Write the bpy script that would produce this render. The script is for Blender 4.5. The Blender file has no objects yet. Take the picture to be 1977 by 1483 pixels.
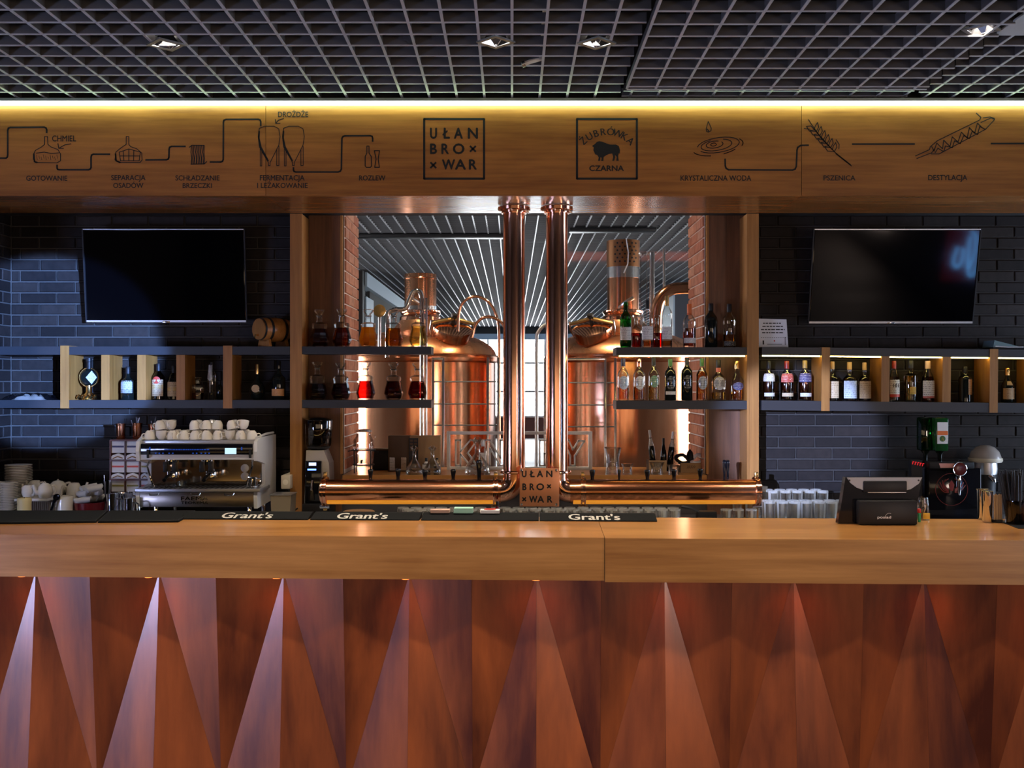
import bpy, bmesh, math, random
from mathutils import Vector, Matrix, Euler
random.seed(7)
scene = bpy.context.scene
C = scene.collection
PI = math.pi
# ---------------------------------------------------------------- camera
F, CX, CY, CAMH = 1965.0, 988.5, 741.5, 1.80      # focal length and centre in pixels, eye height
cam_d = bpy.data.cameras.new('camera'); cam = bpy.data.objects.new('camera', cam_d); C.objects.link(cam)
cam.location = (0, 0, CAMH); cam.rotation_euler = (PI/2, 0, 0)
cam_d.sensor_width = 36; cam_d.lens = 36*F/1977; cam_d.clip_end = 200
scene.camera = cam
# ---------------------------------------------------------------- view, world
vs = scene.view_settings
vs.view_transform = 'Standard'; vs.look = 'None'; vs.gamma = 1; vs.exposure = 0.15; vs.use_curve_mapping = False
scene.cycles.use_denoising = True
scene.cycles.transparent_max_bounces = 32
scene.cycles.max_bounces = 12
scene.cycles.transmission_bounces = 12
scene.cycles.sample_clamp_indirect = 6
w = bpy.data.worlds.new('world'); scene.world = w; w.use_nodes = True
w.node_tree.nodes['Background'].inputs[0].default_value = (.55, .68, 1, 1)
w.node_tree.nodes['Background'].inputs[1].default_value = 0.05
# light levels
WIN_L, WIN_R, WIN_B, WIN_HALL, KETTLE_FILL = 38.0, 24.0, 1.2, 30.0, 17.0
LED_TOP, LED_SHELF, DOWN_W, PUCK_W = 15.0, 20.0, 112.0, 1.0
def lamp(name, kind, loc, target, energy, color, parent=None, **kw):
    d = bpy.data.lights.new(name, kind); d.energy = energy; d.color = color
    for k, v in kw.items(): setattr(d, k, v)
    o = bpy.data.objects.new(name, d); C.objects.link(o); o.location = loc
    if target is not None:
        o.rotation_euler = (Vector(target)-Vector(loc)).to_track_quat('-Z', 'Y').to_euler()
    if parent: o.parent = parent
    return o
# low sun coming in through the street windows behind the camera
lamp('sun_beam_light', 'SPOT', (4.6, -4.7, 2.3), (-3.18, 7, 2.02), 38000, (.22, .42, 1), spot_size=math.radians(5.6), spot_blend=.2, shadow_soft_size=.03)
lamp('sun_beam_light', 'SPOT', (-3.6, -4.7, 2.6), (1.98, 7, 1.42), 14000, (.46, .58, 1), spot_size=math.radians(5.0), spot_blend=.5, shadow_soft_size=.03)

# ---------------------------------------------------------------- helpers
def W(px, py, Z): return Vector(((px-CX)*Z/F, Z, CAMH-(py-CY)*Z/F))
def wx(px, Z): return (px-CX)*Z/F
def wz(py, Z): return CAMH-(py-CY)*Z/F
def sz(n, Z): return n*Z/F
class MB:
    def __init__(s): s.v = []; s.f = []
    def add(s, vs, fs):
        b = len(s.v); s.v += [tuple(v) for v in vs]; s.f += [tuple(b+i for i in f) for f in fs]; return s
    def box(s, x0, x1, y0, y1, z0, z1):
        return s.add([(x0,y0,z0),(x1,y0,z0),(x1,y1,z0),(x0,y1,z0),(x0,y0,z1),(x1,y0,z1),(x1,y1,z1),(x0,y1,z1)],
                     [(0,3,2,1),(4,5,6,7),(0,1,5,4),(1,2,6,5),(2,3,7,6),(3,0,4,7)])
    def cbox(s, x0, x1, y0, y1, z0, z1, c=.004):
        """box with chamfered edges"""
        bm = bmesh.new(); bmesh.ops.create_cube(bm, size=1)
        for v in bm.verts: v.co = Vector(((x0+x1)/2+v.co.x*(x1-x0), (y0+y1)/2+v.co.y*(y1-y0), (z0+z1)/2+v.co.z*(z1-z0)))
        bmesh.ops.bevel(bm, geom=bm.edges[:], offset=c, segments=2, affect='EDGES', profile=.5)
        bm.verts.index_update(); s.add([v.co[:] for v in bm.verts], [[v.index for v in f.verts] for f in bm.faces]); bm.free(); return s
    def lathe(s, prof, seg=20, M=None, a0=0, a1=2*PI):
        full = abs(a1-a0-2*PI) < 1e-6; n = seg if full else seg+1
        vs = []
        for (r, z) in prof:
            for i in range(n):
                a = a0+(a1-a0)*i/seg; p = Vector((r*math.cos(a), r*math.sin(a), z)); vs.append(M @ p if M else p)
        fs = []
        for j in range(len(prof)-1):
            for i in range(seg):
                k = (i+1) % n; fs.append((j*n+i, j*n+k, (j+1)*n+k, (j+1)*n+i))
        if full:
            if prof[0][0] > 1e-5: fs.append(tuple(range(n-1, -1, -1)))
            if prof[-1][0] > 1e-5: fs.append(tuple((len(prof)-1)*n+i for i in range(n)))
        return s.add(vs, fs)
    def tube(s, path, r, seg=10, cap=True):
        P = [Vector(p) for p in path]; R = r if isinstance(r, (list, tuple)) else [r]*len(P)
        t0 = (P[1]-P[0]).normalized(); up = Vector((0,0,1)) if abs(t0.z) < .9 else Vector((1,0,0))
        nx = t0.cross(up).normalized(); vs = []
        for i, p in enumerate(P):
            t = ((P[i]-P[i-1]).normalized() if i else Vector()) + ((P[i+1]-P[i]).normalized() if i < len(P)-1 else Vector()); t.normalize()
            nx = (nx-t*nx.dot(t)).normalized(); ny = t.cross(nx)
            for k in range(seg):
                a = 2*PI*k/seg; vs.append(p+(nx*math.cos(a)+ny*math.sin(a))*R[i])
        fs = [(i*seg+k, i*seg+(k+1) % seg, (i+1)*seg+(k+1) % seg, (i+1)*seg+k) for i in range(len(P)-1) for k in range(seg)]
        if cap: fs += [tuple(range(seg-1, -1, -1)), tuple((len(P)-1)*seg+k for k in range(seg))]
        return s.add(vs, fs)
    def prism(s, poly, y0, y1, M=None):
        """polygon in x,z extruded along y"""
        n = len(poly); vs = [Vector((x, y0, z)) for x, z in poly]+[Vector((x, y1, z)) for x, z in poly]
        if M: vs = [M @ v for v in vs]
        return s.add(vs, [tuple(range(n)), tuple(range(2*n-1, n-1, -1))]+[(i, (i+1) % n+0, (i+1) % n+n, i+n) if 0 else (i+n, (i+1) % n+n, (i+1) % n, i) for i in range(n)])
    def xprism(s, poly, x0, x1):
        """polygon in y,z extruded along x"""
        n = len(poly)
        return s.add([(x0, y, z) for y, z in poly]+[(x1, y, z) for y, z in poly],
                     [tuple(range(n)), tuple(range(2*n-1, n-1, -1))]+[(i+n, (i+1) % n+n, (i+1) % n, i) for i in range(n)])
    def mesh(s, name, m, smooth=True, angle=40):
        me = bpy.data.meshes.new(name); me.from_pydata(s.v, [], s.f); me.validate()
        bm = bmesh.new(); bm.from_mesh(me); bmesh.ops.recalc_face_normals(bm, faces=bm.faces[:]); bm.to_mesh(me); bm.free()
        if smooth:
            me.polygons.foreach_set('use_smooth', [True]*len(me.polygons)); me.set_sharp_from_angle(angle=math.radians(angle))
        if m: me.materials.append(m)
        return me
    def build(s, name, m, parent=None, loc=None, smooth=True, label=None):
        o = bpy.data.objects.new(name, s.mesh(name, m, smooth)); C.objects.link(o)
        if parent: o.parent = parent
        if loc is not None: o.location = loc
        if label: o['label'] = label
        return o
def link(name, me, parent=None, loc=(0,0,0), rot=None):
    o = bpy.data.objects.new(name, me); C.objects.link(o); o.parent = parent; o.location = loc
    if rot: o.rotation_euler = rot
    return o
def tag(o, label, cat, group=None, kind=None):
    o['label'] = label
    if cat: o['category'] = cat
    if group: o['group'] = group
    if kind: o['kind'] = kind
    return o
def thing(name, label, cat, loc=(0,0,0), group=None, rotz=0):
    o = bpy.data.objects.new(name, None); C.objects.link(o); o.location = loc; o.rotation_euler = (0, 0, rotz)
    o.empty_display_size = .1
    return tag(o, label, cat, group)
def struct(o, label):
    o['kind'] = 'structure'; o['label'] = label; return o
def sempty(name, label, loc=(0,0,0)):
    o = bpy.data.objects.new(name, None); C.objects.link(o); o.location = loc; return struct(o, label)
def dup(root, loc, rotz=0, label=None):
    r = root.copy(); C.objects.link(r); r.location = loc
    r.rotation_euler = (0, 0, rotz) if not isinstance(rotz, tuple) else rotz
    if label: r['label'] = label
    for ch in list(root.children):
        c = ch.copy(); C.objects.link(c); c.parent = r
        for g in list(ch.children):
            d = g.copy(); C.objects.link(d); d.parent = c
    return r
_T = ['', '', 'twenty', 'thirty', 'forty', 'fifty', 'sixty']
ORD = ['first','second','third','fourth','fifth','sixth','seventh','eighth','ninth','tenth','eleventh','twelfth','thirteenth','fourteenth','fifteenth','sixteenth','seventeenth','eighteenth','nineteenth','twentieth']
ORD += [_T[n // 10]+' '+ORD[n % 10-1] if n % 10 else ('thirtieth', 'fortieth', 'fiftieth', 'sixtieth')[n // 10-3] for n in range(21, 65)]
def arc(cx, cz, r, a0, a1, n=8): return [(cx+r*math.cos(math.radians(a0+(a1-a0)*i/n)), cz+r*math.sin(math.radians(a0+(a1-a0)*i/n))) for i in range(n+1)]
def smoothpath(pts, n=6):
    P = [Vector(p) for p in pts]; out = []
    for i in range(len(P)-1):
        p0 = P[max(i-1, 0)]; p1 = P[i]; p2 = P[i+1]; p3 = P[min(i+2, len(P)-1)]
        for k in range(n):
            t = k/n; out.append(.5*((2*p1)+(p2-p0)*t+(2*p0-5*p1+4*p2-p3)*t*t+(3*p1-p0-3*p2+p3)*t**3))
    out.append(P[-1]); return out

# ---------------------------------------------------------------- materials
def newmat(name):
    m = bpy.data.materials.new(name); m.use_nodes = True; nt = m.node_tree
    return m, nt, nt.nodes['Principled BSDF'], nt.nodes['Material Output']
def pr(name, col, rough=.5, metal=0, spec=.5, emit=None, es=0, var=0, coat=0):
    m, nt, b, o = newmat(name)
    b.inputs['Base Color'].default_value = (*col, 1); b.inputs['Roughness'].default_value = rough; b.inputs['Metallic'].default_value = metal
    b.inputs['Specular IOR Level'].default_value = spec; b.inputs['Coat Weight'].default_value = coat
    if emit: b.inputs['Emission Color'].default_value = (*emit, 1); b.inputs['Emission Strength'].default_value = es
    if var:
        N, L = nt.nodes, nt.links
        tc = N.new('ShaderNodeTexCoord'); n = N.new('ShaderNodeTexNoise'); n.inputs['Scale'].default_value = 9; n.inputs['Detail'].default_value = 6
        L.new(tc.outputs['Object'], n.inputs['Vector'])
        mx = N.new('ShaderNodeMix'); mx.data_type = 'RGBA'; L.new(n.outputs['Fac'], mx.inputs['Factor'])
        mx.inputs['A'].default_value = (*[c*(1-var) for c in col], 1); mx.inputs['B'].default_value = (*[min(1, c*(1+var)) for c in col], 1)
        L.new(mx.outputs['Result'], b.inputs['Base Color'])
    return m
def emis(name, col, s):
    m, nt, b, o = newmat(name); nt.nodes.remove(b); e = nt.nodes.new('ShaderNodeEmission')
    e.inputs[0].default_value = (*col, 1); e.inputs[1].default_value = s; nt.links.new(e.outputs[0], o.inputs[0]); return m
def grain(name, dark, light, axis='x', scale=3.0, rough=.35, metal=0, stretch=22, spec=.5, bump=.08, blot=.5, coat=0, coatr=.15):
    """streaky surface: fibres along one axis, broad blotches on top"""
    m, nt, b, o = newmat(name); N, L = nt.nodes, nt.links
    tc = N.new('ShaderNodeTexCoord'); oi = N.new('ShaderNodeObjectInfo')
    va = N.new('ShaderNodeVectorMath'); va.operation = 'MULTIPLY_ADD'
    cb = N.new('ShaderNodeCombineXYZ')
    for i in range(3): L.new(oi.outputs['Random'], cb.inputs[i])
    L.new(cb.outputs[0], va.inputs[0]); va.inputs[1].default_value = (37, 51, 23); L.new(tc.outputs['Object'], va.inputs[2])
    mp = N.new('ShaderNodeMapping'); L.new(va.outputs[0], mp.inputs[0])
    sc = [scale*stretch]*3; sc['xyz'.index(axis)] = scale; mp.inputs['Scale'].default_value = sc
    n1 = N.new('ShaderNodeTexNoise'); n1.inputs['Scale'].default_value = 1; n1.inputs['Detail'].default_value = 8; n1.inputs['Roughness'].default_value = .65; L.new(mp.outputs[0], n1.inputs['Vector'])
    mp2 = N.new('ShaderNodeMapping'); L.new(va.outputs[0], mp2.inputs[0]); sc2 = [scale*2.2]*3; sc2['xyz'.index(axis)] = scale*.55; mp2.inputs['Scale'].default_value = sc2
    n2 = N.new('ShaderNodeTexNoise'); n2.inputs['Scale'].default_value = 1; n2.inputs['Detail'].default_value = 4; n2.inputs['Distortion'].default_value = .6; L.new(mp2.outputs[0], n2.inputs['Vector'])
    ad = N.new('ShaderNodeMix'); ad.data_type = 'FLOAT'; ad.inputs['Factor'].default_value = blot; L.new(n1.outputs['Fac'], ad.inputs['A']); L.new(n2.outputs['Fac'], ad.inputs['B'])
    cr = N.new('ShaderNodeValToRGB'); cr.color_ramp.elements[0].position = .36; cr.color_ramp.elements[1].position = .66
    cr.color_ramp.elements[0].color = (*dark, 1); cr.color_ramp.elements[1].color = (*light, 1)
    L.new(ad.outputs['Result'], cr.inputs['Fac']); L.new(cr.outputs['Color'], b.inputs['Base Color'])
    bp = N.new('ShaderNodeBump'); bp.inputs['Strength'].default_value = bump; bp.inputs['Distance'].default_value = .004; L.new(n1.outputs['Fac'], bp.inputs['Height']); L.new(bp.outputs[0], b.inputs['Normal'])
    mr = N.new('ShaderNodeMapRange'); mr.inputs['To Min'].default_value = rough*.8; mr.inputs['To Max'].default_value = rough*1.25; L.new(n2.outputs['Fac'], mr.inputs['Value']); L.new(mr.outputs[0], b.inputs['Roughness'])
    b.inputs['Metallic'].default_value = metal; b.inputs['Specular IOR Level'].default_value = spec; b.inputs['Coat Weight'].default_value = coat; b.inputs['Coat Roughness'].default_value = coatr
    return m
def brickmat(name, cols, rough=.75, bump=.4, spec=.35):
    """burnt brick: every brick takes its own tone"""
    m, nt, b, o = newmat(name); N, L = nt.nodes, nt.links
    oi = N.new('ShaderNodeObjectInfo'); cr = N.new('ShaderNodeValToRGB'); cr.color_ramp.interpolation = 'LINEAR'
    while len(cr.color_ramp.elements) < len(cols): cr.color_ramp.elements.new(.5)
    for i, c in enumerate(cols): cr.color_ramp.elements[i].position = i/(len(cols)-1); cr.color_ramp.elements[i].color = (*c, 1)
    L.new(oi.outputs['Random'], cr.inputs[0])
    tc = N.new('ShaderNodeTexCoord'); n = N.new('ShaderNodeTexNoise'); n.inputs['Scale'].default_value = 22; n.inputs['Detail'].default_value = 8
    va = N.new('ShaderNodeVectorMath'); va.operation = 'ADD'; L.new(tc.outputs['Object'], va.inputs[0]); L.new(oi.outputs['Location'], va.inputs[1]); L.new(va.outputs[0], n.inputs['Vector'])
    mx = N.new('ShaderNodeMix'); mx.data_type = 'RGBA'; mx.blend_type = 'MULTIPLY'; mx.inputs['Factor'].default_value = .7
    L.new(cr.outputs[0], mx.inputs['A']); L.new(n.outputs['Fac'], mx.inputs['B']); L.new(mx.outputs['Result'], b.inputs['Base Color'])
    bp = N.new('ShaderNodeBump'); bp.inputs['Strength'].default_value = bump; bp.inputs['Distance'].default_value = .004; L.new(n.outputs['Fac'], bp.inputs['Height']); L.new(bp.outputs[0], b.inputs['Normal'])
    b.inputs['Roughness'].default_value = rough; b.inputs['Specular IOR Level'].default_value = spec
    return m
def glass(name, tint, gloss=.9, frosted=0):
    """thin clear or tinted glass: tinted see-through with a fresnel reflection"""
    m, nt, b, o = newmat(name); nt.nodes.remove(b); N, L = nt.nodes, nt.links
    t = N.new('ShaderNodeBsdfTransparent'); t.inputs[0].default_value = (*tint, 1)
    g = N.new('ShaderNodeBsdfGlossy'); g.inputs['Roughness'].default_value = .03; g.inputs[0].default_value = (gloss, gloss, gloss, 1)
    lw = N.new('ShaderNodeLayerWeight'); lw.inputs['Blend'].default_value = .28
    mr = N.new('ShaderNodeMapRange'); mr.inputs['To Min'].default_value = .05; mr.inputs['To Max'].default_value = .75; L.new(lw.outputs['Fresnel'], mr.inputs['Value'])
    mx = N.new('ShaderNodeMixShader'); L.new(mr.outputs[0], mx.inputs[0]); L.new(t.outputs[0], mx.inputs[1]); L.new(g.outputs[0], mx.inputs[2])
    out = mx
    if frosted:
        d = N.new('ShaderNodeBsdfTranslucent'); d.inputs[0].default_value = (*tint, 1); m2 = N.new('ShaderNodeMixShader'); m2.inputs[0].default_value = frosted
        L.new(mx.outputs[0], m2.inputs[1]); L.new(d.outputs[0], m2.inputs[2]); out = m2
    L.new(out.outputs[0], o.inputs[0]); return m
def printed(name, paper, ink, lines=9):
    """paper label with rows of small print"""
    m, nt, b, o = newmat(name); N, L = nt.nodes, nt.links
    tc = N.new('ShaderNodeTexCoord'); sp = N.new('ShaderNodeSeparateXYZ'); L.new(tc.outputs['Generated'], sp.inputs[0])
    ml = N.new('ShaderNodeMath'); ml.operation = 'MULTIPLY'; ml.inputs[1].default_value = lines; L.new(sp.outputs['Z'], ml.inputs[0])
    fr = N.new('ShaderNodeMath'); fr.operation = 'FRACT'; L.new(ml.outputs[0], fr.inputs[0])
    gt = N.new('ShaderNodeMath'); gt.operation = 'GREATER_THAN'; gt.inputs[1].default_value = .62; L.new(fr.outputs[0], gt.inputs[0])
    n = N.new('ShaderNodeTexNoise'); n.inputs['Scale'].default_value = 14; L.new(tc.outputs['Generated'], n.inputs['Vector'])
    g2 = N.new('ShaderNodeMath'); g2.operation = 'GREATER_THAN'; g2.inputs[1].default_value = .52; L.new(n.outputs['Fac'], g2.inputs[0])
    mu = N.new('ShaderNodeMath'); mu.operation = 'MULTIPLY'; L.new(gt.outputs[0], mu.inputs[0]); L.new(g2.outputs[0], mu.inputs[1])
    mx = N.new('ShaderNodeMix'); mx.data_type = 'RGBA'; L.new(mu.outputs[0], mx.inputs['Factor']); mx.inputs['A'].default_value = (*paper, 1); mx.inputs['B'].default_value = (*ink, 1)
    L.new(mx.outputs['Result'], b.inputs['Base Color']); b.inputs['Roughness'].default_value = .6
    return m
M = {}
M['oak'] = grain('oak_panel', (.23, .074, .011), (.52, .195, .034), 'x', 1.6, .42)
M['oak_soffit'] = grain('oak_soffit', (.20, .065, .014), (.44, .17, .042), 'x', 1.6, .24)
M['oak_top'] = grain('oak_counter', (.24, .092, .02), (.52, .24, .068), 'x', 1.3, .3, coat=.3)
M['oak_post'] = grain('oak_post', (.25, .10, .02), (.44, .195, .045), 'z', 2.2, .45)
M['wood_dark'] = grain('walnut_panel', (.075, .028, .012), (.20, .085, .036), 'z', 2.0, .45)
M['copper_patina'] = grain('waxed_copper_sheet', (.09, .013, .003), (.46, .11, .020), 'z', 1.5, .5, metal=.35, stretch=9, bump=.05, blot=.72, coat=.8, coatr=.23)
M['copper'] = pr('polished_copper', (.93, .50, .33), .12, 1)
M['copper_b'] = grain('brushed_copper', (.62, .23, .11), (.95, .50, .30), 'z', 1.2, .16, metal=1, stretch=10, bump=.01, blot=.6)
M['copper_h'] = grain('rubbed_copper', (.55, .20, .09), (.92, .42, .22), 'x', 1.4, .2, metal=1, stretch=10, bump=.02, blot=.6)
M['brass'] = pr('brass', (.80, .52, .20), .25, 1)
M['steel'] = pr('steel', (.72, .73, .75), .2, 1)
M['steel_r'] = pr('brushed_steel', (.55, .55, .56), .38, 1)
M['chrome'] = pr('chrome', (.85, .85, .86), .06, 1)
M['grid'] = pr('grey_metal_grid', (.085, .080, .078), .5)
M['flange'] = pr('flange_uplight_paint', (.46, .46, .46), .5)  # paler than the web, bounce light from below put into the colour
M['grid_hall'] = pr('pale_metal_grid', (.42, .45, .49), .4, .3)
M['plenum'] = pr('dark_void_paint', (.012, .010, .009), .9)
M['black'] = pr('black_paint', (.012, .012, .014), .45, spec=.3)
M['blackmat'] = pr('black_rubber', (.004, .004, .005), .8, spec=.15)
M['blackgloss'] = pr('black_gloss', (.006, .006, .008), .08)
M['screen'] = pr('dark_screen_glass', (.001, .001, .0015), .06, spec=.35)
M['shelf'] = pr('charcoal_laminate', (.019, .021, .026), .42)
M['ink'] = pr('black_print', (.008, .006, .006), .5)
M['white'] = pr('white_glaze', (.84, .78, .66), .14)
M['whitepaint'] = pr('white_enamel', (.72, .70, .66), .22)
M['cream'] = pr('cream_plastic', (.62, .55, .42), .4)
M['paper'] = pr('white_paper', (.74, .74, .76), .7)
M['cloth'] = pr('white_cloth', (.52, .49, .44), .9, var=.12)
M['capred'] = pr('red_wax_cap', (.20, .012, .010), .4)
M['capyel'] = pr('mustard_cap', (.34, .22, .06), .5)
M['brick'] = brickmat('dark_brick', [(.012,.009,.009),(.030,.023,.022),(.020,.015,.015),(.042,.032,.029),(.015,.011,.011)], .6, spec=.25)
M['mortar'] = pr('grey_mortar', (.055, .050, .048), .9, var=.3)
M['redbrick'] = brickmat('red_brick', [(.62,.20,.10),(.74,.31,.17),(.52,.16,.08),(.78,.38,.23)], .8)
M['palemortar'] = pr('pale_mortar', (.62, .52, .45), .9, var=.2)
M['wallpaint'] = pr('dark_wall_paint', (.05, .045, .045), .8)
M['floor'] = grain('dark_floor', (.012,.009,.007), (.03,.02,.015), 'x', 1, .6)
M['glass'] = glass('clear_glass', (.93, .95, .95))
m_, nt_, b_, o_ = newmat('bar_glassware'); nt_.nodes.remove(b_)
g_ = nt_.nodes.new('ShaderNodeBsdfGlass'); g_.inputs['IOR'].default_value = 1.45; g_.inputs['Roughness'].default_value = 0; tr_ = nt_.nodes.new('ShaderNodeBsdfTransparent'); di_ = nt_.nodes.new('ShaderNodeBsdfTranslucent'); di_.inputs[0].default_value = (.9, .9, .86, 1)
x1_ = nt_.nodes.new('ShaderNodeMixShader'); x1_.inputs[0].default_value = .06; nt_.links.new(tr_.outputs[0], x1_.inputs[1]); nt_.links.new(di_.outputs[0], x1_.inputs[2])
x2_ = nt_.nodes.new('ShaderNodeMixShader'); x2_.inputs[0].default_value = .66; nt_.links.new(x1_.outputs[0], x2_.inputs[1]); nt_.links.new(g_.outputs[0], x2_.inputs[2])
nt_.links.new(x2_.outputs[0], o_.inputs[0]); M['glassware'] = m_
m_, nt_, b_, o_ = newmat('glass_highlight_paint'); b_.inputs['Base Color'].default_value = (.85, .86, .80, 1); b_.inputs['Roughness'].default_value = .12
tr_ = nt_.nodes.new('ShaderNodeBsdfTransparent'); x1_ = nt_.nodes.new('ShaderNodeMixShader'); x1_.inputs[0].default_value = .34
nt_.links.new(tr_.outputs[0], x1_.inputs[1]); nt_.links.new(b_.outputs[0], x1_.inputs[2]); nt_.links.new(x1_.outputs[0], o_.inputs[0]); M['glass_highlight'] = m_  # pale half-clear tone painted on glassware as highlights
M['glassgreen'] = glass('green_glass', (.05, .38, .10))
M['glassdark'] = pr('near_black_glass', (.006, .008, .007), .06)
M['glasssmoke'] = glass('smoky_glass', (.35, .30, .27))
M['amber'] = glass('amber_spirit', (.90, .47, .10), .4)
M['gold'] = glass('pale_gold_spirit', (.95, .72, .28), .4)
M['brown'] = glass('brown_spirit', (.58, .20, .045), .4)
M['ruby'] = glass('ruby_liqueur', (.48, .035, .025), .4)
M['darkruby'] = glass('dark_ruby_liqueur', (.30, .028, .03), .4)
M['juice'] = glass('cloudy_orange_liqueur', (.95, .48, .05), .3, frosted=.55)
M['lime'] = glass('pale_yellow_liqueur', (.95, .88, .42), .4)
M['card'] = pr('brown_cardboard', (.30, .17, .07), .8, var=.15)
M['card_d'] = pr('dark_cardboard', (.085, .045, .02), .8, var=.15)
M['maroon'] = pr('maroon_glaze', (.14, .012, .014), .2)
M['red'] = pr('red_plastic', (.55, .02, .015), .35)
M['redink'] = pr('red_print', (.55, .05, .03), .5)
M['yellow'] = pr('yellow_plastic', (.75, .45, .03), .4)
M['green'] = pr('green_plastic', (.02, .35, .14), .35)
M['gdark'] = pr('green_print', (.03, .12, .03), .5)
M['orangep'] = pr('orange_print', (.72, .16, .03), .5)
M['olive'] = pr('olive_print', (.28, .24, .06), .5)
M['blueink'] = pr('blue_print', (.03, .25, .50), .5)
M['navy'] = pr('navy_print', (.03, .03, .10), .5)
M['wax'] = pr('yellow_wax', (.80, .62, .28), .4)
M['mint'] = pr('mint_card', (.35, .62, .50), .6)
M['pinkc'] = pr('pinkish_card', (.50, .33, .26), .6)
M['lab_w'] = printed('white_label', (.70,.68,.62), (.10,.09,.08), 8)
M['lab_c'] = printed('cream_label', (.62,.48,.30), (.16,.08,.04), 9)
M['lab_t'] = printed('tan_label', (.45,.30,.15), (.14,.07,.03), 9)
M['lab_b'] = printed('pale_blue_label', (.58,.66,.76), (.12,.12,.2), 9)
M['lab_k'] = printed('black_label', (.02,.02,.02), (.55,.50,.38), 6)
M['lab_g'] = printed('green_label', (.12,.26,.12), (.55,.55,.40), 6)
M['lab_o'] = printed('orange_label', (.52,.26,.09), (.3,.06,.03), 7)
M['lab_r'] = printed('red_label', (.42,.05,.035), (.7,.6,.5), 6)
M['lab_n'] = printed('navy_label', (.06,.05,.14), (.55,.5,.5), 5)
M['lab_s'] = printed('silver_label', (.42,.43,.44), (.05,.05,.06), 6)
M['lab_y'] = printed('yellow_label', (.62,.40,.05), (.4,.05,.02), 4)
M['cork'] = pr('cork', (.42, .27, .14), .8, var=.2)
# ================================================================ the room
ZB, ZBB, ZW = 6.14, 6.763, 7.0                      # beam face, soffit back edge / shelf fronts, back wall
CEIL = CAMH+1.724
WT = .59                                            # thickness of the wall with the opening
struct(MB().box(-6.1, 6.1, -5.1, 34.2, -.1, 0).build('floor', M['floor']), 'dark floor running under the bar into the brew hall')
struct(MB().box(-6.1, 6.1, -5.1, 7.0, CEIL+.75, CEIL+.85).build('ceiling', M['plenum']), 'black void above the open grid ceiling')
OX0, OX1 = wx(660, ZW), wx(1365, ZW)                # opening to the brew hall
CORN = wx(22, ZW)
SILL = wz(915, ZW)
wall_l = struct(MB().box(-6.1, OX0+.012, ZW+.008, ZW+WT, 0, 4.4).build('wall_back_left', M['mortar']), 'dark brick wall behind the coffee machine and left shelves')
wall_r = struct(MB().box(OX1-.012, 6.1, ZW+.008, ZW+WT, 0, 4.4).build('wall_back_right', M['mortar']), 'dark brick wall behind the right shelves and screen')
MB().box(OX0+.012, OX1-.012, ZW+.008, ZW+WT, 0, SILL-.045).build('sill_wall', M['wallpaint'], wall_l)
MB().box(OX0+.012, OX1-.012, ZW+.008, ZW+WT, 3.12, 4.4).build('lintel', M['wallpaint'], wall_l)
wall_p = struct(MB().box(-6.1, CORN-.008, 6.2, ZW, 0, 4.4).build('wall_left', M['mortar']), 'dark brick return at the left end of the bar')
_bc = {}
def brickmesh(l, h, d, m):
    k = (round(l, 3), m.name)
    if k not in _bc:
        a, e = l/2, .004; hh = h/2
        b = MB().add([(-a,0,-hh),(a,0,-hh),(a,0,hh),(-a,0,hh),(-a,-d+e,-hh),(a,-d+e,-hh),(a,-d+e,hh),(-a,-d+e,hh),(-a+e,-d,-hh+e),(a-e,-d,-hh+e),(a-e,-d,hh-e),(-a+e,-d,hh-e)],
            [(4,5,1,0),(5,6,2,1),(6,7,3,2),(7,4,0,3),(8,9,5,4),(9,10,6,5),(10,11,7,6),(11,8,4,7),(8,11,10,9)])
        _bc[k] = b.mesh('brick', m, smooth=False)
    return _bc[k]
def bricks(parent, org, ang, u0, u1, z0, z1, m, bl=.25, bh=.0762, phase=2.1224, d=.012, uph=0):
    """running bond; org + u*(cos,sin) along the wall, faces -y before turning by ang"""
    k0 = math.ceil((z0-phase)/bh); k1 = math.floor((z1-phase)/bh)
    for k in range(k0, k1):
        zc = phase+(k+.5)*bh; off = uph+(bl*.5 if k % 2 else 0)+random.uniform(-.006, .006)
        n0 = math.floor((u0-off)/bl); n1 = math.ceil((u1-off)/bl)
        for n in range(n0, n1):
            a = max(off+n*bl, u0)+.005; b = min(off+(n+1)*bl, u1)-.005
            if b-a < .03: continue
            l = round((b-a)/.01)*.01; u = (a+b)/2
            link('brick', brickmesh(l, bh-.010, d, m), parent, (org[0]+u*math.cos(ang), org[1]+u*math.sin(ang)+0, zc), (0, 0, ang+random.uniform(-.004, .004)))
bricks(wall_l, (0, ZW+.008), 0, CORN, wx(596, ZW), .95, 3.0, M['brick'])
bricks(wall_r, (0, ZW+.008), 0, wx(1440, ZW), 4.05, .95, 3.0, M['brick'], uph=.08)
bricks(wall_p, (CORN-.008, 6.75), PI/2, 0, .24, .95, 3.0, M['brick'])
# terracotta reveals of the opening
for o_, ang, par, yo in ((OX0+.012, PI/2, wall_l, ZW+.01), (OX1-.012, -PI/2, wall_r, ZW+WT)):
    pm = MB().box(min(o_-.004, o_+.004), max(o_-.004, o_+.004), ZW+.008, ZW+WT, SILL, 3.12)
    pm.build('mortar_bed', M['palemortar'], par)
bricks(wall_l, (OX0+.016, ZW+.012), PI/2, 0, WT-.012, SILL+.01, 3.11, M['redbrick'])
bricks(wall_r, (OX1-.016, ZW+WT), -PI/2, 0, WT-.012, SILL+.01, 3.11, M['redbrick'])
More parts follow.
